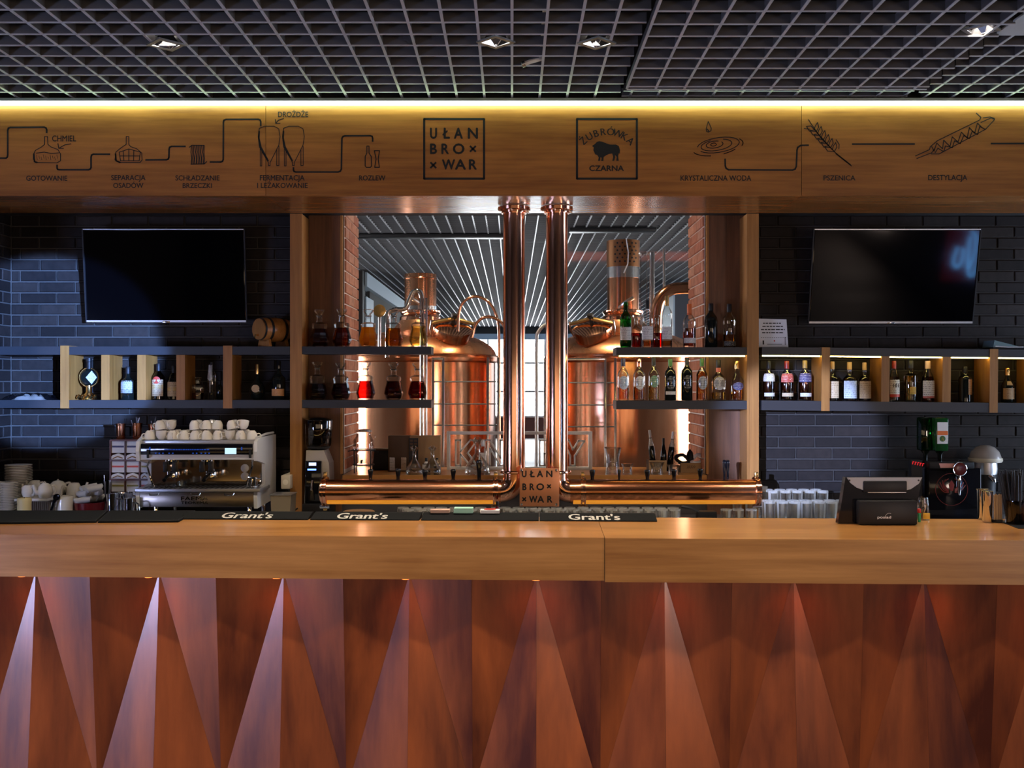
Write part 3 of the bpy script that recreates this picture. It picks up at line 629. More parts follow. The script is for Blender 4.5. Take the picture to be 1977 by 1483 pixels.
# daylight row lighting the deep end of the hall
window(7, 14.0, 31, .9, 3.2, 0, PI/2, (5.98, 0, 0), emis('hall_day_deep', (.62, .78, 1.0), 2.5), 'long row of windows deep in the brew hall', 9)
gh = sempty('ceiling_grid_hall', 'pale open grid ceiling of the brew hall')
hs = MB().box(-.007, .007, 0, 25.6, 0, .035).mesh('slat', M['grid_hall'], False)
for i in range(-36, 37): link('slat', hs, gh, (i*.15, 8.0, HC+random.uniform(-.006, .006)))
r = MB()
for k in range(171): r.box(-5.6, 5.6, 8.0+k*.15-.004, 8.0+k*.15+.004, HC+.003, HC+.035)
ro = r.build('cross_slats', pr('dark_slats', (.08,.085,.095), .5), gh, smooth=False); ro['kind'] = 'stuff'
for x0, x1, y in ((-2.2, -.05, 12.9), (.7, 1.75, 12.4)):
    tag(MB().cbox(x0, x1, y-.10, y+.10, HC-.05, HC-.006, .01).build('cable_tray', M['black']), 'dark tray under the hall ceiling %s the copper pipes' % ('left of' if x0 < 0 else 'right of'), 'tray')
tag(MB().cbox(.75, 2.9, 14.7, 15.7, HC+.045, HC+.07, .005).build('red_panel', pr('red_orange_panel', (.75,.13,.05), .5, emit=(1,.16,.05), es=2.2)), 'glowing red orange panel above the hall ceiling grid', 'slab')  # red orange panel with its own emission, above the slats
# hall walls seen above the kettles
pl = struct(MB().box(wx(686, 16.9), wx(700, 16.9)-.0, 16.9, 17.2, 0, HC-.01).build('hall_pier_left', M['brick']), 'dark brick pier in the hall left of the left chimney')
lw = struct(MB().box(-2.62, -2.48, 17.2, 34.0, 0, .5).build('hall_window_wall', M['grid_hall']), 'pale framed window wall along the left of the hall')
MB().box(-2.60, -2.45, 17.2, 34.0, HC-.25, HC-.01).build('fascia', pr('pale_blue_fascia', (.40,.50,.58), .5), lw)
MB().box(-2.6, -2.46, 17.2, 18.1, .5, HC-.42).build('mullion', pr('pale_blue_tiles', (.36,.46,.54), .5), lw)
for k in range(5): MB().box(-2.6, -2.46, 20.5+k*3, 20.6+k*3, .5, HC-.42).build('mullion', M['steel_r'], lw)
MB().box(-2.57, -2.53, 18.1, 34, .5, HC-.25).build('pane', M['plenum'], lw)
px_ = wx(1303, 18)
prr = struct(MB().box(px_, px_+1.2, 18, 18.25, 0, HC-.12).build('hall_pier_right', pr('slate_pier', (.04,.045,.06), .6)), 'dark slate pier in the hall right of the bent copper pipe')
MB().box(px_-.03, px_, 18, 19.9, 0, HC-.12).build('pier_side', pr('pale_blue_tiles2', (.33,.42,.5), .5), prr)

for i_, (x_, y_) in enumerate(((-.75, 8.1), (.55, 8.1))):
    t = thing('hall_spotlight', 'small round spotlight above the %s kettle' % ('left', 'right')[i_], 'spotlight', (x_, y_, HC-.07))
    MB().lathe([(.05, .06), (.055, 0), (.045, 0), (.04, .03), (.0001, .04)], 16).build('housing', M['black'], t); MB().lathe([(.0001, .02), (.038, .02), (.038, .012), (.0001, .012)], 16).build('bulb', emis('warm_hall_lamp', (1, .8, .55), 8), t)
    lamp('hall_beam', 'SPOT', (0, 0, 0), (0, .45, -1.5), 260, (1, .78, .5), t, spot_size=math.radians(80), spot_blend=.6, shadow_soft_size=.05)
# ---------------------------------------------------------------- kettles
def holes(b, r, z0, z1, nz, na):
    for iz in range(nz):
        for ia in range(na):
            a = -PI/2+(ia-(na-1)/2)*.30+(0.15 if iz % 2 else 0); z = z0+(z1-z0)*iz/(nz-1)
            Mx = Matrix.Translation((r*math.cos(a), r*math.sin(a), z)) @ Matrix.Rotation(a+PI/2, 4, 'Z') @ Matrix.Rotation(PI/2, 4, 'X')
            b.lathe([(.009, -.001), (.009, .003)], 6, Mx)
def kettle(px, Z, label, side, coltop, bands):
    rim = wz(684, Z-.5); R = sz(153, Z-.1)
    t = thing('brew_kettle', label, 'kettle', (wx(px, Z), Z, 0), 'copper brew kettles')
    MB().lathe([(R*.96, .02), (R*.96, rim-.06)], 48).build('body', M['copper_b'], t)
    MB().lathe([(R*.96, rim-.07), (R*1.0, rim-.06), (R*1.01, rim-.03), (R*1.0, rim), (R*.95, rim+.01)], 48).build('rim', M['copper_h'], t)
    d = rim
    MB().lathe([(R*.97, d), (R*.95, d+.04), (R*.90, d+.085), (R*.80, d+.135), (R*.66, d+.175), (R*.50, d+.205), (R*.36, d+.235), (.235, d+.26), (.20, d+.30), (.185, d+.33)], 48).build('dome', grain('dome_copper', (.70,.27,.12), (.96,.50,.27), 'z', 1.2, .27, metal=1, stretch=8, bump=.01, blot=.6), t)
    MB().lathe([(.17, d+.30), (.19, d+.32), (.19, d+.35), (.17, d+.37), (.185, d+.39), (.185, d+.41), (.15, d+.42)], 32).build('collar', M['copper'], t)
    col = MB().lathe([(.147, d+.41), (.147, wz(coltop, Z)-.0), (.14, wz(coltop, Z)), (.0001, wz(coltop, Z))], 36).build('chimney', M['copper_b'], t)
    z1, z0 = wz(bands[0], Z), wz(bands[1], Z)
    MB().lathe([(.149, z0), (.150, z1)], 36).build('steel_band', M['steel'], col)
    if side < 0:
        zz = wz(coltop, Z)
        MB().lathe([(.151, wz(517, Z)), (.151, zz+.004)], 36).build('perforated_sleeve', pr('aged_copper', (.34,.155,.07), .32, .9), col)
        hb = MB(); holes(hb, .1515, wz(508, Z), wz(473, Z), 6, 5); hb.build('vent_holes', M['black'], col, smooth=False)
        MB().tube([(.01, -.16, zz+.01), (.03, -.165, zz-.12), (.025, -.16, zz-.22), (-.01, -.155, zz-.30)], .006, 6).build('sensor_wire', M['paper'], col)
    else:
        MB().lathe([(.149, wz(540, Z)), (.152, wz(539, Z)), (.149, wz(537, Z))], 36).build('seam_ring', M['copper_b'], col)
    # hatch
    ax = Vector((side*.20, -.42, .88)).normalized(); q = ax.to_track_quat('Z', 'Y').to_matrix().to_4x4()
    H = Matrix.Translation((side*.29, -.40, d+.12)) @ q
    h = MB().lathe([(.165, -.05), (.165, .10), (.175, .105), (.175, .12)], 32, H).build('hatch_neck', M['copper_h'], t)
    MB().lathe([(.18, .12), (.18, .135), (.14, .155), (.07, .168), (.0001, .172)], 32, H).build('hatch_lid', M['copper'], h)
    bar_ = MB(); bar_.tube([H @ Vector((-.20, 0, .165)), H @ Vector((0, 0, .215)), H @ Vector((.20, 0, .165))], [.016, .02, .016], 8); bar_.build('clamp_bar', M['brass'], h)
    MB().lathe([(.02, .17), (.02, .23), (.03, .235), (.03, .255), (.0001, .26)], 12, H).build('clamp_knob', M['black'], h)
    for s in (-1, 1): MB().tube([H @ Vector((s*.18, 0, .03)), H @ Vector((s*.205, -.01, .12)), H @ Vector((s*.20, 0, .19))], .010, 6).build('hinge', M['steel'], h)
    # handle welded on the chimney
    MB().tube([(side*.05, -.15, wz(598, Z)), (side*.02, -.19, wz(590, Z)), (side*-.07, -.20, wz(578, Z))], .017, 8).build('chimney_valve', M['steel'], t)
    return t
KZ = 9.3
kl = kettle(812, KZ, 'copper brew kettle with short chimney, behind the decanter shelves', 1, 530, (592, 612))
kr = kettle(1203, KZ, 'copper brew kettle with tall perforated chimney, behind the bottle shelves', -1, 467, (517, 538))
def pipe(name, label, cat, pts, r, m, Z=None, seg=12, n=6, ends=None):
    P = [W(*p) if len(p) == 3 else W(p[0], min(p[1], CY+(CAMH-.005)*F/Z), Z) for p in pts]
    o = Vector((P[0].x, P[0].y, 0)); t = thing(name, label, cat, o)
    sp = smoothpath([p-o for p in P], n)
    MB().tube(sp, r, seg).build('pipe_run', m, t)
    if ends:
        for p, q in ((sp[0], sp[1]), (sp[-1], sp[-2])):
            d = (q-p).normalized(); Mx = Matrix.Translation(p) @ d.to_track_quat('Z', 'Y').to_matrix().to_4x4()
            MB().lathe([(r*1.5, -.008), (r*1.5, .012), (r, .014)], 14, Mx).build('pipe_flange', m, t)
    return t
ZQ = 8.44
pipe('steel_gooseneck', 'polished steel gooseneck pipe in front of the left chimney', 'pipe', [(748, 690), (748, 640), (749, 606), (762, 598), (782, 596), (790, 580), (798, 564), (808, 562), (814, 574), (815, 620), (815, 700), (815, 900), (815, 1160)], .020, M['chrome'], ZQ)
pipe('steel_pipe', 'slim steel pipe right beside the gooseneck', 'pipe', [(823, 575), (823, 640), (823, 1160)], .009, M['chrome'], ZQ)
pipe('copper_arc_pipe', 'large thin copper arc pipe over the left kettle', 'pipe', [(884, 640), (886, 605), (895, 583), (918, 572), (942, 582), (957, 605), (963, 640), (964, 720), (964, 900), (964, 1160)], .012, M['copper'], 8.44)
pipe('copper_arc_pipe', 'small copper arc pipe beside the left riser', 'pipe', [(911, 652), (918, 628), (930, 615), (946, 612), (962, 618), (975, 636), (977, 700), (977, 900), (977, 1160)], .013, M['copper'], 8.36)
pipe('copper_arc_pipe', 'small copper arc pipe right of the two risers, over the right kettle', 'pipe', [(1036, 1160), (1036, 900), (1036, 760), (1036, 660), (1040, 640), (1052, 628), (1064, 626)], .015, M['steel_r'], 8.4)
pipe('copper_bend', 'thick copper pipe bending down beside the right brick reveal', 'pipe', [(1266, 690), (1266, 640), (1268, 600), (1276, 575), (1294, 560), (1320, 556), (1375, 556), (1420, 556), (2390, 556)], .050, M['copper_b'], 8.45, 20)
pipe('steel_pipe', 'vertical steel pipe beside the tall chimney', 'pipe', [(1259, 680), (1259, 600), (1259, 487)], .024, M['steel'], 9.1)
pipe('steel_pipe', 'thin vertical steel pipe next to the sight glass', 'pipe', [(1282, 560), (1282, 520), (1282, 480)], .013, M['steel'], 9.4)
pipe('sight_glass', 'clear sight glass tube right of the tall chimney', 'tube', [(1243, 640), (1243, 560), (1243, 490)], .032, M['glass'], 9.1, ends=1)
t = thing('thermometer', 'round brass dial thermometer on a stem, behind the third decanter', 'thermometer', (wx(733, 8.5), 8.5, wz(668, 8.5)))
MB().tube([(0, 0, -.05), (0, 0, .24)], .014, 10).build('stem', M['steel'], t)
Mx = Matrix.Translation((0, 0, wz(601, 8.6)-wz(668, 8.6))) @ Matrix.Rotation(PI/2, 4, 'X')
MB().lathe([(.0001, -.02), (.050, -.02), (.052, .012), (.046, .014), (.0001, .012)], 24, Mx).build('dial', M['brass'], t)
# guard rails in front of the kettles
def rail(label, posts, rods, topy, ends):
    t = thing('guard_rail', label, 'railing', (wx(posts[0], 8.25), 8.25, 0), 'steel guard rails before the kettles')
    ox = wx(posts[0], 8.25)
    for p in posts: MB().cbox(wx(p-2.4, 8.25)-ox, wx(p+2.4, 8.25)-ox, -.01, .01, 0, wz(topy, 8.25), .003).build('post', M['steel'], t)
    MB().cbox(wx(min(posts)-2.4, 8.25)-ox, wx(posts[1] if len(posts) < 3 else sorted(posts)[1], 8.25)-ox, -.011, .011, wz(topy+5, 8.25), wz(topy, 8.25), .003).build('top_rail', M['steel'], t)
    for y in rods: MB().tube([(wx(ends[0], 8.25)-ox, 0, wz(y, 8.25)), (wx(ends[1], 8.25)-ox, 0, wz(y, 8.25))], .006, 6).build('rod', M['steel'], t)
rail('steel guard rail with gate before the left kettle', [836, 855.5, 942, 962], [737, 780, 821], 690, (836, 962))
rail('steel guard rail with gate before the right kettle', [1188, 1168.5, 1052], [739, 782, 824], 691, (1052, 1190))

# outlined letter sign on the ledge
t = thing('letter_sign', 'silver framed sign with outlined letters behind the copper risers', 'sign', (wx(1003, 7.35), 7.35, SILL))
zo = lambda y: wz(y, 7.35)-SILL
xo = lambda x: wx(x, 7.35)-wx(1003, 7.35)
fr = M['steel_r']; palesteel = pr('pale_sign_metal', (.78,.78,.76), .4, .1)
for a in ((863, 869, 833, 921), (1136, 1143, 833, 921), (869, 1136, 833, 839)): MB().cbox(xo(a[0]), xo(a[1]), -.02, .02, max(0, zo(a[3])), zo(a[2]), .003).build('frame_bar', palesteel, t)
MB().cbox(xo(869), xo(1136), -.02, .02, .0, .02, .003).build('frame_bar', palesteel, t)
def outl(pts, wd=.011):
    b = MB(); P = [Vector((xo(x), zo(y))) for x, y in pts]
    for p, q in zip(P, P[1:]+P[:1]):
        d = (q-p).normalized(); n = Vector((-d.y, d.x))*wd/2; p2, q2 = p-d*wd/2, q+d*wd/2
        b.prism([(p2+n)[:], (p2-n)[:], (q2-n)[:], (q2+n)[:]], -.012, .012)
    b.build('letter', palesteel, t, smooth=False)
outl([(880,850),(889,850),(889,872),(908,850),(921,850),(903,875),(921,899),(908,899),(889,877),(889,899),(880,899)])
outl([(936,899),(936,850),(946,850),(966,884),(966,850),(975,850),(975,899),(966,899),(946,866),(946,899)])
outl([(1042,899),(1042,850),(1062,850),(1066,862),(1062,876),(1051,876),(1051,899)])
outl([(1087,850),(1098,850),(1106,868),(1117,851),(1128,852),(1110,880),(1110,899),(1101,899),(1101,880)])

# ================================================================ copper tap tower
ZP = 6.52
tap = thing('tap_tower', 'polished copper tap tower of two risers and a long horizontal beer pipe', 'beer tap', (wx(1040, ZP), ZP, 0))
ox = wx(1040, ZP); rx = lambda px: wx(px, ZP)-ox
rp, rh = .0705, .076
zh = wz(948.5, ZP)
for c0, s in ((992.5, -1), (1075, 1)):
    x = rx(c0); rad = .085
    pts = [(x, 0, zb-.002), (x, 0, 2.2), (x, 0, zh+rad)]+[(x+s*(rad-rad*math.cos(a)), 0, zh+rad-rad*math.sin(a)) for a in [PI/2*i/8 for i in range(1, 9)]]+[(x+s*(rad+.07), 0, zh)]
    MB().tube(pts, rp, 40).build('riser', M['copper'], tap)
    fl = MB().lathe([(rp, zb-.045), (.082, zb-.045), (.082, zb-.03), (.104, zb-.026), (.104, zb-.006), (.098, zb-.003), (rp, zb-.003)], 40, Matrix.Translation((x, 0, 0))).build('ceiling_flange', M['copper'], tap)
    for k in range(6):
        a = PI*2*k/6+.3; MB().lathe([(.009, zb-.036), (.009, zb-.026)], 6, Matrix.Translation((x+.093*math.cos(a), .093*math.sin(a), 0))).build('bolt', M['steel'], fl)
    z2 = wz(911, ZP)
    MB().lathe([(rp, z2-.01), (.090, z2-.008), (.092, z2), (.090, z2+.008), (rp, z2+.01)], 40, Matrix.Translation((x, 0, 0))).build('joint_ring', M['copper'], tap)
RX = Matrix.Rotation(PI/2, 4, 'Y')
amber_reflection = grain('painted_amber_reflection', (.55,.18,.03), (.95,.45,.10), 'x', 1.5, .2, metal=.6, stretch=14, blot=.6)
bn = amber_reflection.node_tree.nodes['Principled BSDF']; bn.inputs['Emission Color'].default_value = (1, .38, .03, 1); bn.inputs['Emission Strength'].default_value = .45  # amber glow stands in for the surroundings mirrored in the pipe's underside
for p0, p1 in ((628, 967), (1100, 1460)):
    MB().tube([(rx(p0), 0, zh), ((rx(p0)+rx(p1))/2, 0, zh), (rx(p1), 0, zh)], rh, 40).build('beer_pipe', M['copper_h'], tap)
    MB().tube([(rx(p0)+.02, -.036, zh-.058), (rx(p1)-.02, -.036, zh-.058)], .021, 16).build('reflection_band', amber_reflection, tap, label='amber reflection band painted along the underside of the pipe')
for pc in (628, 957, 1125, 1460):
    k = MB().lathe([(rh, -.016), (.092, -.016), (.092, -.006), (.086, -.004), (.086, .004), (.092, .006), (.092, .016), (rh, .016)], 40, Matrix.Translation((rx(pc), 0, zh)) @ RX).build('clamp_ring', M['copper'], tap)
    for s in (1, -1):
        MB().cbox(rx(pc)-.012, rx(pc)+.012, -.014, .014, zh+s*.088-(.0 if s > 0 else .035), zh+s*.088+(.035 if s > 0 else 0), .004).build('clamp_lug', M['brass'], k)
    MB().tube([(rx(pc)-.03, -.02, zh-.098), (rx(pc)+.03, -.02, zh-.098)], .010, 8).build('clamp_bolt', M['steel'], k)
for pc, s in ((620, -1), (1466, 1)):
    MB().lathe([(rh, -.008), (rh, .004), (.05, .014), (.0001, .018)], 32, Matrix.Translation((rx(pc)-s*.006, 0, zh)) @ Matrix.Rotation(s*PI/2, 4, 'Y')).build('end_cap', M['copper'], tap)
for pc, yt, wd in ((713, 907, .018), (766.5, 906, .018), (819, 909, .019), (874, 907, .018), (924.5, 889, .021), (1145, 908, .019), (1197, 908, .012), (1252, 908, .019), (1304, 907, .019), (1355, 906, .018), (1402, 889, .013), (1408.5, 889, .013)):
    h = wz(yt, ZP)-zh-.05
    k = MB().lathe([(wd*.55, 0), (wd*.6, h*.4), (wd, h*.85), (wd*.95, h*.95), (wd*.5, h), (.0001, h)], 14, Matrix.Translation((rx(pc), .055, zh+.05))).build('tap_handle', M['blackgloss'], tap)
    MB().tube([(rx(pc), .05, zh), (rx(pc), .12, zh+.02), (rx(pc), .135, zh-.07)], .012, 8).build('spout', M['chrome'], k)
pl_ = MB().cbox(rx(1003), rx(1078), -.115, -.103, wz(978, ZP-.11), wz(904, ZP-.11), .003).build('name_plate', pr('satin_copper_plate', (.72,.30,.15), .38, .75, var=.2), tap)
zpl = ZP-.115
def tp(s, x0, x1, a, b): text(s, wx(x0, zpl)-ox, wx(x1, zpl)-ox, wz(b, zpl), wz(a, zpl), -.1152, M['ink'], pl_, bold=.0022)
for s, x0, x1, a, b in (('U', 1008, 1016, 909, 921), ('Ł', 1023, 1032, 909, 921), ('A', 1037, 1048, 909, 921), ('N', 1055, 1066, 909, 921), ('B', 1009, 1016, 934, 946), ('R', 1023, 1031, 934, 946), ('O', 1036, 1050, 934, 946), ('W', 1022, 1037, 958, 970), ('A', 1038, 1050, 958, 970), ('R', 1057, 1066, 958, 970)): tp(s, x0, x1, a, b)
for cx_, cy_ in ((1060, 939), (1012, 964)):
    b = MB()
    for s in (-1, 1):
        p, q = Vector((wx(cx_-3.5, zpl)-ox, wz(cy_-3.5*s, zpl))), Vector((wx(cx_+3.5, zpl)-ox, wz(cy_+3.5*s, zpl))); d = (q-p).normalized(); n = Vector((-d.y, d.x))*.0045
        b.prism([(p+n)[:], (p-n)[:], (q-n)[:], (q+n)[:]], -.1158, -.1148)
    b.build('print_cross', M['ink'], pl_, smooth=False)
for x in (1007, 1074):
    for y in (908, 974): MB().lathe([(.008, 0), (.008, .004), (.0001, .007)], 10, Matrix.Translation((wx(x, zpl)-ox, -.115, wz(y, zpl))) @ Matrix.Rotation(PI/2, 4, 'X')).build('bolt', M['steel'], pl_)

# ================================================================ screens
def tv(label, px0, px1, py0, py1, tilt, Zc):
    xm = (px0+px1)/2; t = thing('television', label, 'television', (wx(xm, Zc), Zc, wz((py0+py1)/2, Zc)), 'wall screens'); t.rotation_euler = (tilt, 0, 0)
    hw, hh = sz((px1-px0)/2, Zc), sz((py1-py0)/2, Zc)
    MB().cbox(-hw, hw, 0, .03, -hh, hh, .004).build('case', M['blackgloss'], t)
    MB().box(-hw+.010, hw-.010, -.0015, 0, -hh+.016, hh-.010).build('screen', M['screen'], t, smooth=False)
    MB().box(-hw+.004, hw-.004, -.006, -.001, -hh, -hh+.013).build('bezel', M['steel_r'], t, smooth=False)
    MB().box(-hw+.004, hw-.004, -.006, -.001, hh-.006, hh).build('bezel', M['steel_r'], t, smooth=False)
    for s in (-1, 1): MB().box(s*hw-.004, s*hw+.004, -.004, .01, -hh, hh).build('bezel', M['black'], t, smooth=False)
    MB().cbox(-.025, .025, -.008, 0, -hh-.004, -hh+.008, .002).build('badge', M['steel'], t)
    MB().box(-.15, .15, .03, .12, -.12, .12).build('wall_mount', M['black'], t)
    return t
tvL = tv('large black television on the left wall above the coffee machine', 163, 474, 443, 622, .10, 6.86)
tvR = tv('large black television on the right wall with a neon reflection', 1566, 1886, 443, 625, .20, 6.84)
# neon sign on the street wall, seen only mirrored in the right screen
bpy.context.view_layer.update()
n_ = (tvR.matrix_world.to_3x3() @ Vector((0, -1, 0))).normalized()
hit = W(1874, 488, 6.80); d_ = (hit-Vector((0, 0, CAMH))).normalized(); rf = d_-2*d_.dot(n_)*n_
tt = (5.3-hit.x)/rf.x; pn = hit+rf*tt
ns = thing('neon_sign', 'blue neon loop sign on a red board behind the viewer', 'sign', pn)
L_ = emis('blue_neon', (.12, .45, 1.0), 24)
def ntube(pts): MB().tube(smoothpath([(x*.55, 0, z*.55) for x, z in pts], 5), .011, 8).build('neon_tube', L_, ns)
ntube([(-.10, .55), (-.02, .62), (.10, .60), (.22, .40), (.26, .05), (.20, -.35), (.10, -.52), (.0, -.30), (-.04, .1), (-.06, .35)])
ntube([(-.28, .12), (-.32, -.2), (-.22, -.32), (-.14, -.15), (-.16, .1)])
ntube([(-.05, .45), (.06, .35), (.10, 0), (.04, -.35)])
ntube([(-.20, .55), (-.12, .70), (-.05, .78)])
MB().cbox(-.26, .26, -.09, -.05, -.36, .5, .01).build('board', pr('red_sign_board', (.5,.02,.03), .6, emit=(1,.05,.08), es=.3), ns)
# ================================================================ bottles
PROF = {
 'round': [(.0001,0),(.90,0),(1,.02),(1,.56),(.95,.63),(.66,.71),(.40,.765),(.34,.80),(.33,.90)],
 'tall':  [(.0001,0),(.90,0),(1,.02),(1,.62),(.92,.69),(.55,.76),(.38,.80),(.34,.92)],
 'slim':  [(.0001,0),(.90,0),(1,.02),(1,.50),(.90,.60),(.58,.72),(.42,.80),(.38,.92)],
 'squat': [(.0001,0),(.94,0),(1,.02),(1,.50),(.94,.57),(.60,.63),(.34,.68),(.30,.74),(.30,.88)],
 'bell':  [(.0001,0),(.94,0),(1,.03),(1,.46),(.88,.54),(.52,.64),(.36,.72),(.33,.90)],
 'onion': [(.0001,0),(.55,0),(.80,.06),(1,.22),(.96,.34),(.70,.46),(.34,.55),(.24,.62),(.22,.88)],
 'deca':  [(.0001,0),(.74,0),(.80,.015),(1,.17),(.95,.25),(.72,.47),(.80,.57),(.72,.62),(.32,.66),(.29,.70),(.29,.82)],
 'flask': [(.0001,0),(.95,0),(1,.02),(1,.60),(.98,.64),(.50,.68),(.40,.70),(.38,.86)],
}
_mc = {}
def cached(key, fn):
    if key not in _mc: _mc[key] = fn()
    return _mc[key]
def bottle(label, px, top, Z, zbase, wpx, style, gm, liq=None, fill=.6, cap='black', labs=(), group=None, seg=20, name='bottle', capr=None, ux=None, rotz=0, flat=1, capz=.88, upside=False):
    h = wz(top, Z)-zbase if not upside else top; r = sz(wpx/2, Z); x = ux if ux is not None else wx(px, Z)
    t = thing(name, label, 'bottle' if name == 'bottle' else name.replace('_', ' '), (x, Z, zbase), group, rotz)
    S_ = Matrix.Diagonal((1, flat, 1, 1))
    P = [(a*r, b*h) for a, b in PROF[style]]
    MB().lathe(P, seg, S_).build('body', M[gm], t)
    nr = P[-1][0]; nz = P[-1][1]
    if liq:
        lp = []; zf = fill*h
        for (a, b), (a2, b2) in zip(PROF[style], PROF[style][1:]):
            q0, q1 = b*h, b2*h
            lp.append((a*r*.91, max(q0, h*.035)))
            if q1 >= zf:
                k = (zf-q0)/max(q1-q0, 1e-6); lp.append(((a+(a2-a)*k)*r*.91, zf)); lp.append((.0001, zf)); break
        MB().lathe(lp, seg, S_).build('liquid', M[liq], t)
    if cap == 'stopper':
        MB().lathe([(nr*.8, nz-.015), (nr*.8, nz+.004), (nr*1.1, nz+.012), (r*.52, h*.93), (r*.56, h*.985), (r*.30, h)], 8).build('stopper', M['glass'], t)
        MB().lathe([(nr*1.0, nz-.006), (nr*1.35, nz), (nr*1.0, nz+.005)], 14).build('lip', M['glass'], t)
    elif cap:
        cr = nr*1.12
        MB().lathe([(cr*.98, capz*h-.02), (cr, capz*h), (cr, h*.985), (cr*.9, h), (.0001, h)], 14, S_).build('cap', M[cap], t)
    for z0, z1, m, half in labs:
        zz = [z0*h, z1*h]
        def rad(z):
            for (a, b), (a2, b2) in zip(PROF[style], PROF[style][1:]):
                if b*h <= z <= b2*h and b2 > b: return (a+(a2-a)*(z-b*h)/((b2-b)*h))*r
            return nr
        n = 5 if rad(zz[0]) != rad(zz[1]) else 1
        pf = [(rad(zz[0]+(zz[1]-zz[0])*i/n)*1.012+.0006, zz[0]+(zz[1]-zz[0])*i/n) for i in range(n+1)]
        MB().lathe(pf, 14, S_, -PI/2-half, -PI/2+half).build('paper_label', M[m], t)
    return t
def shield(t, r, h, z0, z1, m, half=.62):
    """oval label wrapped on the front of a bottle"""
    b = MB(); n = 20; zc, hh = (z0+z1)/2*h, (z1-z0)/2*h
    vs = [((r*1.02)*math.sin(half*math.cos(2*PI*i/n)), -(r*1.02)*math.cos(half*math.cos(2*PI*i/n)), zc+hh*math.sin(2*PI*i/n)) for i in range(n)]
    b.add(vs+[(0, -r*1.03, zc)], [(i, (i+1) % n, n) for i in range(n)]); b.build('paper_label', M[m], t)
ZD = 6.87
zS1, zS2 = wz(669, ZS), wz(772.5, ZS)
G = 'glass decanters of coloured liqueur on the left floating shelves'
for i, (px, top, liq, fill, what) in enumerate([(617, 597, 'brown', .48, 'brown amber'), (660, 596, 'brown', .50, 'reddish amber'), (711, 597, 'juice', .52, 'cloudy orange'), (760, 598, 'amber', .50, 'golden brown'), (808, 597, 'lime', .55, 'pale yellow')]):
    bottle('facetted glass decanter with %s liqueur, %s from the post on the upper shelf' % (what, ORD[i]), px, top, ZD, zS1+.001, 37, 'deca', 'glass', liq, fill, 'stopper', (), G, 8, 'decanter', rotz=.25)
for i, (px, top, liq, fill, what) in enumerate([(613, 698, 'darkruby', .42, 'nearly black'), (658, 700, 'darkruby', .44, 'dark red'), (706, 699, 'ruby', .50, 'bright ruby red'), (760, 700, 'darkruby', .50, 'deep cherry red'), (806, 700, 'darkruby', .50, 'deep plum red')]):
    bottle('facetted glass decanter with %s liqueur, %s from the post on the lower shelf' % (what, ORD[i]), px, top, ZD, zS2+.001, 37, 'deca', 'glass', liq, fill, 'stopper', (), G, 8, 'decanter', rotz=.25)
GR = 'spirit bottles on the right floating shelves'
zR1, zR2 = wz(670.5, ZS)+.001, wz(774, ZS)+.001
bottle('green glass bottle with white label, nearest the pipes on the upper shelf', 1208, 583, ZD, zR1, 22, 'tall', 'glassgreen', 'gdark', .3, 'glassgreen', [(.16, .44, 'lab_w', 1.1)], GR)
bottle('clear bottle of amber spirit with white label and dark cap, upper shelf', 1250, 580, ZD, zR1, 22, 'round', 'glass', 'amber', .14, 'black', [(.17, .45, 'lab_w', 1.1)], GR)
bottle('clear bottle with gold cap and pale label on the upper shelf', 1287.5, 571, ZD, zR1, 21, 'tall', 'glass', 'amber', .13, 'brass', [(.16, .40, 'lab_w', 1.1)], GR, capz=.86)
t = bottle('clear bottle of red brown spirit with red cap, upper shelf before the brick', 1331, 587, ZD, zR1, 25, 'round', 'glass', 'brown', .44, 'orangep', [(.10, .22, 'lab_w', 1.1)], GR, capz=.82)
bottle('black glossy bottle on the upper shelf before the wood panel', 1372.5, 586, ZD, zR1, 25, 'tall', 'glassdark', None, 0, 'black', [], GR, capz=.9)
bottle('clear bottle with a little amber spirit, closest to the post on the upper shelf', 1408, 587, ZD, zR1, 25, 'tall', 'glass', 'amber', .30, 'black', [(.03, .14, 'lab_k', 1.1)], GR)
for px, lab in ((1228, 'stout decanter of dark red spirit behind the green bottle'), (1268, 'stout decanter of dark red spirit behind the white labelled bottle')):
    bottle(lab, px, 608, 6.945, zR1, 24, 'squat', 'glass', 'ruby', .45, 'stopper', [], GR, 12)
specs = [(1203, 692, 23, 'round', 'glass', 'amber', .30, 'navy', 'lab_b', 'clear bottle with oval pale blue label and navy cap, first from the pipes'),
 (1234, 692, 23, 'round', 'glass', 'amber', .32, 'copper', 'lab_w', 'clear bottle with oval cream label and copper cap, second from the pipes'),
 (1262, 690, 21, 'round', 'glass', 'gold', .55, 'black', 'lab_g', 'clear bottle with big round green label on the lower shelf'),
 (1294, 693, 22, 'tall', 'glassdark', None, 0, 'gdark', 'lab_k', 'black bottle with white base band and green neck on the lower shelf'),
 (1326, 690, 22, 'tall', 'glassdark', None, 0, 'black', 'lab_k', 'plain black bottle with dark cap on the lower shelf'),
 (1355, 692, 22, 'round', 'glass', 'amber', .70, 'gdark', 'lab_s', 'amber bottle with silver shield label and green cap on the lower shelf'),
 (1387, 695, 28, 'squat', 'glass', 'gold', .20, 'black', 'lab_w', 'broad clear bottle with black cap and red neck on the lower shelf'),
 (1423, 697, 26, 'bell', 'glass', 'amber', .35, 'brass', 'lab_n', 'bell shaped bottle with navy crest and gold cap beside the post')]
